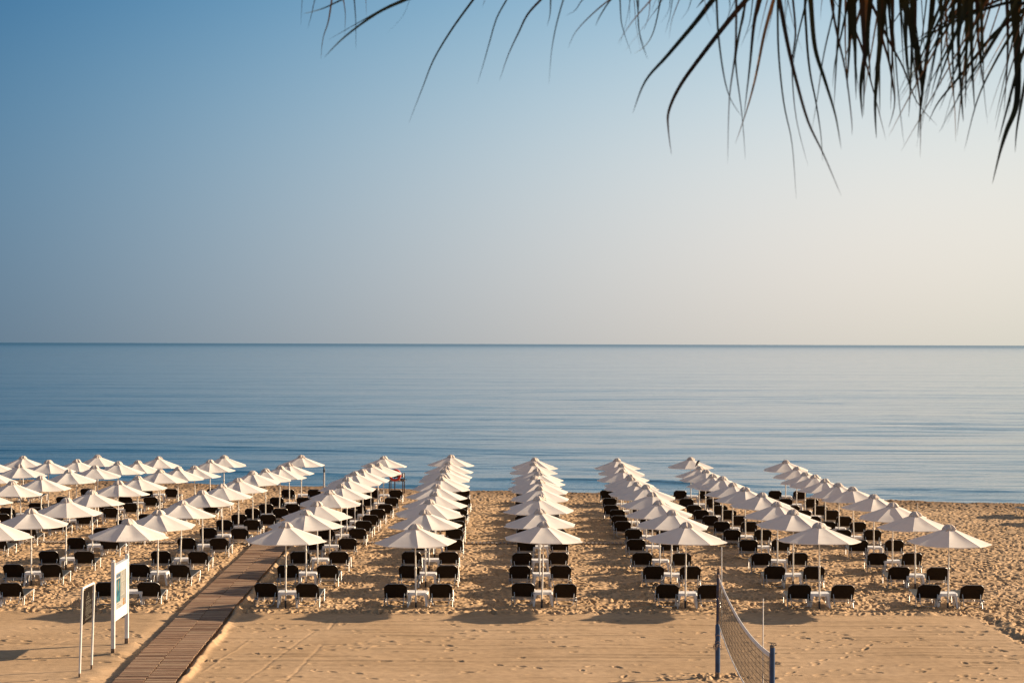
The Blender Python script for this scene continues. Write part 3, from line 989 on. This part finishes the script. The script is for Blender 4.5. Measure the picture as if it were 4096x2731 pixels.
t = thing('net_post', 'plain bright blue steel net post, nearer to the viewer', 'post', P2)
mb = MB(); mb.tube([(0, 0, -0.5), (0, 0, 0.12)], 0.060, 14); mb.build('rusty_foot', M_rust, t)
mb = MB(); mb.tube([(0, 0, 0.12), (0, 0, 2.445)], 0.043, 14); mb.build('tube', M_blue, t)
mb = MB(); mb.lathe([(0.044, 2.42), (0.046, 2.445), (0.03, 2.46), (0.0, 2.462)], 14); mb.box((0.055, 0, 2.46), (0.03, 0.02, 0.02)); mb.tube([(-0.02, -0.01, 2.46), (-0.01, 0, 2.49), (0.015, 0.01, 2.485), (0.02, 0, 2.46)], 0.007, 5); mb.build('cap', M_rust, t)

NETA, NETB = 0.035, 0.965
def net_pt(s, v):
    """s along the net from far to near post, v 0 bottom 1 top"""
    p = P1.lerp(P2, s)
    top = 2.32 - 0.02 * s - 1.0 * 0.26 * 4 * s * (1 - s)
    bot = 1.28 - 0.05 * s - 0.22 * 4 * s * (1 - s)
    p.z = bot + (top - bot) * v
    p.x += 0.05 * math.sin(math.pi * s) * (1 - v) * -1
    return p
t = thing('volleyball_net', 'sagging brown volleyball net with white top tape between two blue posts', 'net', (0, 0, 0))
mb = MB()
ss = np.linspace(NETA, NETB, 60)
def band(z0, z1, th):
    vs, fs = [], []
    for s in ss:
        p = net_pt(s, 1.0)
        for dx, dz in ((-th, z0), (-th, z1), (th, z1), (th, z0)):
            vs.append((p.x + dx, p.y, p.z + dz))
    for i in range(len(ss) - 1):
        for j in range(4):
            fs.append((i * 4 + j, i * 4 + (j + 1) % 4, i * 4 + 4 + (j + 1) % 4, i * 4 + 4 + j))
    mb.add(vs, fs)
band(-0.075, 0.005, 0.006)
mb.build('top_tape', M_band, t)
mb = MB()
mb.tube([net_pt(s, 0.0) for s in ss], 0.012, 6)
mb.build('bottom_rope', M_band, t)
mb = MB()
nvert = 95
for i in range(nvert):
    s = NETA + (NETB - NETA) * i / (nvert - 1)
    mb.tube([net_pt(s + 0.0016 * math.sin(7 * v + i), v) for v in (0, 0.25, 0.5, 0.75, 0.96)], 0.0042, 3, caps=False)
for k in range(1, 10):
    v = k / 10
    mb.tube([net_pt(s, v) for s in ss], 0.0042, 3, caps=False)
mb.build('mesh', M_net, t)
mb = MB()
for sidx, s in ((0, NETA), (1, NETB)):
    mb.tube([net_pt(s, 0), net_pt(s, 1)], 0.009, 6)
mb.build('side_cord', M_rope, t)
mb = MB()
for s, P, dz in ((NETA, P1, 0), (NETB, P2, 0)):
    for v, z in ((1.0, 2.33), (0.97, 2.28), (0.0, 1.24), (0.5, 1.8)):
        q = P.copy(); q.z = z
        mb.tube([net_pt(s, v), q], 0.005, 5)
mb.build('guy_cord', M_rope, t)
for s, lab in ((0.085, 'thin cream antenna rod on the far end of the volleyball net'), (0.865, 'thin cream antenna rod on the near end of the volleyball net')):
    p = net_pt(s, 0.5)
    mb = MB(); mb.tube([(0, 0, 0), (0.0, 0, 2.02)], 0.009, 6)
    a = mb.build('net_antenna', M_band); a.location = (p.x + 0.012, p.y, 1.02)
    tag(a, lab, 'rod')

# ------------------------------------------------------------------ water's edge: rescue stand, lifebuoy, posts
M_dwood = mottled(mat('dark_timber', (0.10, 0.065, 0.042), 0.8), (0.06, 0.04, 0.026), (0.15, 0.10, 0.065), 8.0, stretch=(1, 1, 0.2))
M_black = mottled(mat('black_rubber', (0.02, 0.02, 0.022), 0.5), (0.014, 0.014, 0.015), (0.03, 0.03, 0.033), 10)
M_red = mottled(mat('red_lifebuoy', (0.62, 0.035, 0.015), 0.45), (0.52, 0.03, 0.012), (0.68, 0.05, 0.02), 5.0)
ST = Vector((-6.18, 92.2, float(gz(92.2)) + 0.02))
t = thing('rescue_stand', 'dark timber rescue table with rope reel standing at the water edge', 'stand', ST)
for lx, ly in ((-0.36, -0.22), (-0.30, 0.24), (0.36, -0.22), (0.42, 0.24)):
    mb = MB(); mb.box((lx, ly, 0.24), (0.05, 0.05, 0.9)); mb.build('leg', M_dwood, t)
mb = MB(); mb.box((0.03, 0, 0.72), (0.86, 0.56, 0.055)); mb.build('table_top', M_dwood, t)
mb = MB(); mb.box((-0.06, -0.31, 0.52), (0.055, 0.055, 1.3)); mb.box((-0.06, -0.30, 0.95), (0.5, 0.03, 0.09)); mb.build('post', M_dwood, t)
mb = MB(); mb.box((0.43, 0.0, 0.93), (0.05, 0.05, 0.40)); mb.build('bracket', M_dwood, t)
ry = Matrix.Rotation(R(90), 4, 'Y')
mb = MB(); mb.lathe([(0.0, -0.16), (0.15, -0.16), (0.15, -0.145), (0.09, -0.14), (0.09, 0.14), (0.15, 0.145), (0.15, 0.16), (0.0, 0.16)], 18, Matrix.Translation((0.20, 0.04, 1.0)) @ ry); rl = mb.build('rope_reel', M_black, t)
mb = MB()
for k in range(9):
    xx = 0.08 + 0.03 * k
    mb.tube([(xx, 0.04 + 0.105 * math.cos(a), 1.0 + 0.105 * math.sin(a)) for a in np.linspace(0, 6.28, 13)], 0.013, 5)
for k in range(4):
    mb.tube([(0.36, -0.10, 0.90 + 0.05 * k), (0.41, -0.06, 0.925 + 0.05 * k), (0.36, -0.02, 0.95 + 0.05 * k)], 0.010, 5)
mb.build('wound_rope', M_band, rl)
mb = MB(); mb.tube(smooth_path([(0.18, -0.1, 0.78), (0.30, -0.1, 0.80), (0.42, -0.12, 0.785), (0.60, -0.14, 0.77)], 0.04), [0.03, 0.045, 0.05, 0.05, 0.04, 0.03, 0.03, 0.03, 0.025, 0.02, 0.02, 0.014][:len(smooth_path([(0.18, -0.1, 0.78), (0.30, -0.1, 0.80), (0.42, -0.12, 0.785), (0.60, -0.14, 0.77)], 0.04))], 8)
tag(mb.build('swim_fin', M_black), 'black rubber fin lying on the timber rescue table', 'fin').location = ST
mb = MB(); mb.tube([(0.02, -0.30, 0.76), (0.06, -0.33, 0.66), (0.13, -0.335, 0.63), (0.20, -0.33, 0.68), (0.24, -0.30, 0.76)], 0.009, 6); mb.tube([(0.14, -0.28, 0.74), (0.16, -0.30, 0.80), (0.20, -0.28, 0.76)], 0.018, 6)
M_yel = mat('yellow_cord', (0.70, 0.52, 0.22), 0.8)
tag(mb.build('throw_line', M_yel), 'yellow throwing line looped over the edge of the rescue table', 'rope').location = ST
mb = MB()
Mt = Matrix.Translation((-0.045, -0.385, 1.03)) @ Matrix.Rotation(R(90), 4, 'X')
rings = []
vs, fs = [], []
nA, nB = 40, 12
for i in range(nA):
    a = 2 * math.pi * i / nA
    for j in range(nB):
        b = 2 * math.pi * j / nB
        rr = 0.265 + 0.063 * math.cos(b)
        vs.append(Mt @ Vector((rr * math.cos(a), rr * math.sin(a), 0.05 * math.sin(b))))
for i in range(nA):
    for j in range(nB):
        fs.append((i * nB + j, ((i + 1) % nA) * nB + j, ((i + 1) % nA) * nB + (j + 1) % nB, i * nB + (j + 1) % nB))
mb.add(vs, fs, True)
lb = thing('lifebuoy', 'red ring lifebuoy hanging on the timber rescue stand', 'lifebuoy', ST)
mb.build('ring', M_red, lb)
mb = MB()
mb.tube([Mt @ Vector(((0.335 + 0.012 * math.sin(8 * a)) * math.cos(a), (0.335 + 0.012 * math.sin(8 * a)) * math.sin(a), -0.01)) for a in np.linspace(0, 6.283, 49)], 0.006, 5)
mb.build('grab_line', M_band, lb)

t = thing('metal_post', 'thin metal post with a dark pointed tip at the shoreline beside the first column', 'post', (-10.3, 94.5, float(gz(94.5))))
mb = MB(); mb.tube([(0, 0, -0.4), (0, 0, 1.16)], 0.045, 12); mb.build('tube', M_alu, t)
mb = MB(); mb.lathe([(0.05, 1.02), (0.062, 1.10), (0.05, 1.20), (0.03, 1.28), (0.014, 1.42), (0.0, 1.5)], 12); mb.build('tip', M_black, t)
mb = MB(); mb.tube([(0, 0, -0.3), (0.01, 0, 0.42)], 0.014, 8)
tag(mb.build('wooden_stake', M_pole), 'short pale stake stuck in open sand near the water', 'stake').location = (19.3, 81.8, float(gz(81.8)))

# crow on a parasol top
ek = [s for s in SPOT if s[0] == 'E' and s[1] == 9][0]
M_crow = mottled(mat('black_plumage', (0.012, 0.011, 0.012), 0.5), (0.008, 0.008, 0.009), (0.02, 0.017, 0.017), 20)
M_grey = mottled(mat('brown_grey_plumage', (0.10, 0.075, 0.06), 0.8), (0.06, 0.045, 0.036), (0.13, 0.10, 0.08), 20)
cr = thing('crow', 'black crow perched on a parasol top near the sea', 'bird', (ek[2] - 0.03, ek[3] - 0.02, ek[4] - 0.005))
mb = MB()
mb.tube([(-0.11, 0, 0.005), (-0.085, 0, 0.05), (-0.055, 0, 0.11), (-0.02, 0, 0.17), (0.01, 0, 0.225), (0.03, 0, 0.255), (0.055, 0, 0.268), (0.075, 0, 0.266), (0.09, 0, 0.262), (0.125, 0, 0.25)],
        [0.010, 0.022, 0.046, 0.058, 0.046, 0.034, 0.034, 0.028, 0.012, 0.002], 12, flat=0.85)
for s in (-1, 1):
    mb.tube([(-0.03, s * 0.02, 0.11), (-0.02, s * 0.022, 0.04), (-0.01, s * 0.022, 0.0), (0.03, s * 0.025, -0.004)], 0.006, 5)
mb.build('body', M_crow, cr)
for s in (-1, 1):
    mb = MB(); mb.tube([(0.005, s * 0.045, 0.20), (-0.045, s * 0.058, 0.13), (-0.10, s * 0.04, 0.04), (-0.125, s * 0.02, 0.0)], [0.014, 0.026, 0.016, 0.003], 8); mb.build('wing', M_grey, cr)

# ------------------------------------------------------------------ palm overhead
M_leaf = [mottled(mat('dry_leaf_brown', (0.035, 0.017, 0.007), 0.75, 0, 0.2), (0.016, 0.008, 0.0035), (0.055, 0.026, 0.010), 6.0),
          mottled(mat('leaf_dark_green', (0.012, 0.014, 0.006), 0.75, 0, 0.2), (0.007, 0.009, 0.004), (0.030, 0.031, 0.010), 6.0),
          mottled(mat('leaf_straw', (0.18, 0.085, 0.035), 0.75, 0, 0.2), (0.09, 0.04, 0.016), (0.28, 0.15, 0.065), 6.0)]
PD = 4.0
def pix(x, y, d):             # 2352-wide px and distance to a world point
    return co.matrix_world @ Vector(((x - 1176) / FOC * d, -(y - 784) / FOC * d, -d))
palm = thing('palm_tree', 'palm tree overhead with dry strips of leaf hanging into the view', 'palm tree', (2.75, 4.3, 0))
crown = Vector((2.75, 4.3, HC + 1.45))
mb = MB()
rg = random.Random(21)
zz_ = np.linspace(-0.3, crown.z - 0.1, 40)
mb.tube([(0.10 * math.sin(z * 0.5), 0.06 * math.sin(z * 0.4), z) for z in zz_], [0.21 + 0.02 * (i % 2) + 0.05 * math.exp(-z) - 0.004 * z for i, z in enumerate(zz_)], 14)
M_trunk = mottled(mat('palm_trunk_bark', (0.16, 0.11, 0.075), 0.95), (0.08, 0.055, 0.035), (0.24, 0.17, 0.12), 7.0, bump=0.6)
mb.build('trunk', M_trunk, palm)
inv = Vector((2.75, 4.3, 0))
def leaflet(mb, pts, w):
    """a thin folded strip: V-shaped section, tapering to a hair"""
    pts = [Vector(p) for p in pts]
    # resample through a smooth curve
    out = []
    for i in range(len(pts) - 1):
        p0, p1, p2, p3 = pts[max(i - 1, 0)], pts[i], pts[i + 1], pts[min(i + 2, len(pts) - 1)]
        for k in range(5):
            t_ = k / 5
            out.append(0.5 * ((2 * p1) + (p2 - p0) * t_ + (2 * p0 - 5 * p1 + 4 * p2 - p3) * t_ ** 2 + (3 * p1 - p0 - 3 * p2 + p3) * t_ ** 3))
    out.append(pts[-1])
    n = len(out)
    tw = rg.uniform(0, 3.14); dtw = rg.uniform(-1.3, 1.3)
    vs, fs = [], []
    for i, p in enumerate(out):
        t_ = i / (n - 1)
        tan = (out[min(i + 1, n - 1)] - out[max(i - 1, 0)]).normalized()
        sidev = tan.cross(Vector((0, 1, 0))).normalized()
        dep = tan.cross(sidev).normalized()
        a = 0.35 * math.sin(tw + dtw * t_ * 2)
        sd = sidev * math.cos(a) + dep * math.sin(a)
        nn = tan.cross(sd).normalized()
        hw = w / 2 * (min(1, 0.75 + 1.2 * t_) * (1 - t_ ** 2.2) * 0.98 + 0.02) 
        vs += [p - sd * hw + nn * hw * 0.3, p, p + sd * hw + nn * hw * 0.3]
    for i in range(n - 1):
        for j in range(2):
            fs.append((i * 3 + j, i * 3 + j + 1, i * 3 + j + 4, i * 3 + j + 3))
    mb.add([v - inv for v in vs], fs, True)
def z7(l): return [((1200 + x / 1.68) / SRC, y / 1.68 / SRC) for x, y in l]
def z8(l): return [((2500 + x / 1.4737) / SRC, y / 1.4737 / SRC) for x, y in l]
# (points, width in px at the widest, material)
LEAF = []
for pts, w, m in (
    ([(860, -60), (710, 0), (520, 90), (300, 250), (160, 390)], 26, 1), ([(800, -50), (600, 40), (400, 150), (190, 270)], 15, 0), ([(420, -60), (280, 0), (150, 60), (20, 95)], 14, 1),
    ([(225, -60), (215, 0), (190, 150), (155, 260), (140, 400)], 16, 2), ([(20, -60), (15, 0), (5, 170)], 8, 0), ([(130, -60), (100, 0), (75, 110), (50, 200)], 9, 0),
    ([(280, -50), (292, 0), (305, 100), (300, 250)], 11, 2), ([(360, -50), (365, 0), (375, 150), (375, 340)], 12, 0), ([(440, -50), (443, 0), (447, 110)], 8, 2),
    ([(790, -60), (740, 0), (690, 110), (580, 230)], 3, 1), ([(1230, -80), (1165, 0), (1020, 200), (900, 400), (820, 600), (730, 830)], 15, 1),
    ([(1430, -60), (1390, 0), (1320, 130), (1270, 300), (1230, 440), (1190, 570)], 11, 1), ([(1700, -80), (1620, 0), (1530, 100), (1470, 220), (1400, 370), (1340, 545)], 20, 0),
    ([(1690, -60), (1685, 0), (1680, 100), (1660, 180)], 12, 1), ([(1800, -60), (1770, 0), (1720, 180), (1690, 350), (1672, 570)], 10, 1), ([(1990, -60), (1900, 0), (1850, 70), (1780, 110)], 11, 0),
    ([(2200, -80), (2080, 0), (1950, 110), (1850, 220), (1800, 330)], 13, 2), ([(2150, -60), (2080, 10), (2010, 120), (1985, 180)], 12, 1), ([(2140, -60), (2150, 0), (2160, 150), (2190, 260), (2230, 370)], 9, 1),
    ([(2213, -60), (2215, 0), (2213, 160)], 10, 0), ([(2430, -80), (2350, 10), (2230, 150), (2130, 300)], 14, 2), ([(2280, -60), (2275, 0), (2275, 180), (2310, 320), (2340, 400)], 9, 1),
    ([(1260, -40), (1240, 10), (1225, 50)], 8, 0), ([(2370, -60), (2345, 100), (2310, 210)], 8, 2)):
    LEAF.append((z7(pts), w / 1.68 / SRC, m))
for pts, w, m in (
    ([(215, -50), (210, 0), (170, 180), (120, 270), (50, 320)], 9, 1), ([(70, -60), (75, 60), (90, 230), (130, 350)], 8, 1), ([(600, -80), (520, 0), (420, 130), (250, 330), (120, 480), (45, 670)], 32, 1),
    ([(780, -70), (700, 20), (600, 140), (460, 320), (330, 500), (260, 650), (255, 760), (275, 915)], 34, 0), ([(535, -60), (540, 0), (550, 200), (580, 430), (620, 580), (690, 690)], 13, 1),
    ([(655, -60), (655, 0), (650, 300), (615, 580), (605, 970)], 20, 0), ([(720, -60), (710, 20), (660, 280), (655, 400), (690, 680), (710, 945)], 14, 1), ([(800, -60), (790, 0), (760, 150), (735, 400), (700, 690)], 32, 0),
    ([(890, -60), (875, 0), (820, 200), (770, 450), (720, 640), (650, 850)], 26, 2), ([(895, -60), (900, 0), (905, 300), (935, 600), (985, 850), (1010, 1180)], 13, 1),
    ([(900, -60), (910, 0), (960, 270), (1010, 480), (1080, 720), (1170, 910), (1275, 1155)], 28, 0), ([(985, -60), (990, 0), (1005, 200), (985, 400), (1010, 700), (1080, 980)], 15, 0),
    ([(1080, -60), (1070, 0), (1010, 260), (985, 430)], 14, 1), ([(1090, -60), (1095, 0), (1120, 280), (1180, 480), (1240, 680), (1275, 880)], 28, 1), ([(1070, -60), (1070, 200), (1090, 420), (1125, 600), (1155, 800), (1165, 955)], 14, 1),
    ([(1240, -60), (1230, 60), (1170, 330), (1130, 600), (1100, 770)], 11, 1), ([(1210, -60), (1215, 0), (1250, 200), (1300, 420), (1335, 700), (1338, 800)], 18, 0), ([(1275, -60), (1270, 0), (1250, 300), (1232, 630)], 24, 1),
    ([(1300, -60), (1300, 0), (1300, 300), (1325, 620)], 18, 2), ([(1340, -60), (1345, 0), (1355, 250), (1362, 590)], 44, 1), ([(1425, -60), (1420, 0), (1425, 250), (1390, 500), (1400, 700)], 44, 1),
    ([(1535, -60), (1530, 0), (1500, 300), (1475, 600), (1482, 820)], 40, 1), ([(1640, -60), (1640, 0), (1700, 200), (1750, 500), (1738, 690)], 46, 1), ([(1710, -60), (1710, 0), (1712, 350), (1740, 640), (1740, 930)], 26, 0),
    ([(1820, -60), (1815, 0), (1790, 250), (1750, 560), (1725, 810)], 34, 1), ([(1970, -60), (1970, 0), (1965, 250), (1985, 600), (1995, 720)], 28, 1), ([(2040, -60), (2040, 0), (2045, 350), (2062, 660)], 36, 1),
    ([(2100, -60), (2100, 50), (2100, 300), (2095, 480)], 22, 1), ([(2480, -40), (2350, 60), (2180, 200), (2000, 420), (1850, 600), (1790, 720)], 24, 1), ([(2420, -60), (2350, 80), (2200, 330), (2080, 580), (2000, 890)], 22, 1),
    ([(2280, -60), (2290, 0), (2312, 300), (2310, 600), (2250, 770), (2210, 900), (2165, 1085)], 42, 1), ([(2440, 150), (2340, 330), (2250, 650), (2200, 840)], 26, 1), ([(2420, -60), (2370, 130), (2260, 450), (2180, 780)], 18, 0),
    ([(1900, -60), (1890, 0), (1900, 300), (1940, 600), (1950, 840)], 20, 2), ([(2400, 300), (2352, 520), (2310, 760), (2300, 900)], 22, 1), ([(2450, 20), (2250, 20), (1960, 120), (1740, 240), (1600, 320)], 22, 1),
    ([(2300, -60), (2160, 20), (1850, 150), (1700, 250)], 24, 0), ([(1760, -40), (1650, 40), (1560, 160), (1440, 230)], 12, 0), ([(1440, -60), (1480, 80), (1560, 250), (1640, 400), (1720, 600), (1840, 740)], 18, 0),
    ([(1500, 100), (1560, 380), (1590, 600), (1552, 760)], 18, 0), ([(1340, 60), (1400, 300), (1470, 560), (1540, 830)], 20, 0)):
    LEAF.append((z8(pts), w / 1.4737 / SRC, m))
for x0, ln, w in ((1325, 560, 40), (1395, 640, 44), (1445, 520, 40), (1495, 700, 38), (1575, 600, 34), (1660, 520, 40), (1690, 690, 40), (1860, 560, 30), (1935, 620, 30), (2015, 690, 36), (2075, 600, 36), (2250, 640, 34), (2320, 560, 40)):
    ln *= rg.uniform(0.9, 1.1)
    LEAF.append((z8([(x0 - 6, -60), (x0, 0), (x0 + rg.gauss(4, 10), ln * 0.45), (x0 + rg.gauss(12, 22), ln)]), w / 1.4737 / SRC, rg.choice([1, 1, 0])))
# more of the same hanging thatch, thickest on the side of the trunk
for i in range(50):
    x0 = 1270 + 1150 * rg.random() ** 0.85
    ln = rg.uniform(380, 900) * (0.75 + 0.25 * (x0 > 1350))
    lean = rg.gauss(0.0, 0.13) if x0 < 1850 else rg.gauss(-0.34, 0.2)
    cur = rg.gauss(0, 14)
    pts = [(x0 - lean * 60, -60), (x0, 0), (x0 + lean * ln * 0.35 + cur * 0.4, ln * 0.35), (x0 + lean * ln * 0.7 + cur, ln * 0.7), (x0 + lean * ln + cur * 0.6, ln)]
    LEAF.append((z8(pts), rg.uniform(7, 22) / 1.4737 / SRC, rg.choice([0, 1, 1, 1, 1, 2])))
for i in range(26):           # short outer ones
    x0 = 20 + 1250 * rg.random()
    ln = rg.uniform(80, 330)
    lean = rg.gauss(-0.1, 0.3)
    pts = [(x0 - lean * 60, -60), (x0, 0), (x0 + lean * ln * 0.5, ln * 0.5), (x0 + lean * ln + rg.gauss(0, 20), ln)]
    LEAF.append((z8(pts), rg.uniform(4, 9) / 1.4737 / SRC, rg.choice([0, 1, 2])))
# fronds: a rib from the crown arching out over the view; each carries the leaflets whose roots lie nearest
ENDS = [((660, -150), 4.35), ((1150, -170), 4.15), ((1500, -150), 3.95), ((1850, -130), 3.8), ((2120, -170), 4.1), ((2420, -120), 3.9), ((2700, 60), 4.2)]
fr = []
for (ex, ey), d in ENDS:
    e = pix(ex, ey, d)
    mid = (crown + e) / 2 + Vector((0, 0, 0.35 + 0.12 * (crown - e).length))
    fr.append([crown * (1 - t_) ** 2 + mid * 2 * t_ * (1 - t_) + e * t_ * t_ for t_ in np.linspace(0, 1, 22)])
LB = [[MB() for _ in range(3)] for _ in fr]
for pts, w, m in LEAF:
    rx, ry_ = pts[0]
    best = min(range(len(fr)), key=lambda i: abs(ENDS[i][0][0] - rx - 120) + rg.uniform(0, 160))
    d = ENDS[best][1] + rg.uniform(-0.25, 0.25)
    P = [pix(x, y, d + 0.05 * math.sin(i)) for i, (x, y) in enumerate(pts)]
    # root on the rib
    root = min(fr[best][6:], key=lambda q: (q - P[0] - Vector((0.06, 0, 0.10))).length)
    leaflet(LB[best][m], [root, root.lerp(P[0], 0.55) + Vector((0, 0, 0.02))] + P, (1.28 if m == 1 else 1.08) * w / FOC * d)
M_rib = mottled(mat('frond_rib', (0.07, 0.055, 0.025), 0.6), (0.04, 0.03, 0.015), (0.11, 0.085, 0.04), 6)
for i, path in enumerate(fr):
    q = MB(); q.tube([p - inv for p in path], [0.030 * (1 - 0.8 * k / 21) for k in range(22)], 8)
    f = q.build('frond', M_rib, palm)
    # green upper leaflets along both sides of the rib, above the frame
    up = MB()
    for k in range(3, 22):
        for s in (-1, 1):
            p = path[k]; tn = (path[min(k + 1, 21)] - path[k - 1]).normalized()
            sd = tn.cross(Vector((0, 0, 1))).normalized() * s
            L = 0.55 * (1 - 0.5 * k / 21)
            q1 = p + sd * L * 0.5 + tn * L * 0.35 + Vector((0, 0, 0.07)); q2 = p + sd * L * 0.85 + tn * L * 0.8 + Vector((0, 0, 0.03))
            leaflet(up, [p, q1, q2], 0.022)
    up.build('green_leaflets', M_leaf[1], f)
    for m, nm in ((0, 'brown_leaflets'), (1, 'dark_leaflets'), (2, 'straw_leaflets')):
        if LB[i][m].v:
            LB[i][m].build(nm, M_leaf[m], f)
# a few fronds on the far side of the crown
for k in range(7):
    a = R(-60 + 55 * k)
    if 100 < math.degrees(a) % 360 < 260:
        continue
    e = crown + Vector((math.cos(a) * 1.9, math.sin(a) * 1.9, -0.1))
    mid = (crown + e) / 2 + Vector((0, 0, 0.8))
    path = [crown * (1 - t_) ** 2 + mid * 2 * t_ * (1 - t_) + e * t_ * t_ for t_ in np.linspace(0, 1, 22)]
    q = MB(); q.tube([p - inv for p in path], [0.030 * (1 - 0.8 * j / 21) for j in range(22)], 8)
    f = q.build('frond', M_rib, palm)
    up = MB()
    for j in range(3, 22):
        for s in (-1, 1):
            p = path[j]; tn = (path[min(j + 1, 21)] - path[j - 1]).normalized()
            sd = tn.cross(Vector((0, 0, 1))).normalized() * s
            L = 0.6 * (1 - 0.5 * j / 21)
            leaflet(up, [p, p + sd * L * 0.5 + tn * L * 0.35 + Vector((0, 0, 0.03)), p + sd * L * 0.8 + tn * L * 0.7 - Vector((0, 0, 0.2))], 0.024)
    up.build('green_leaflets', M_leaf[1], f)
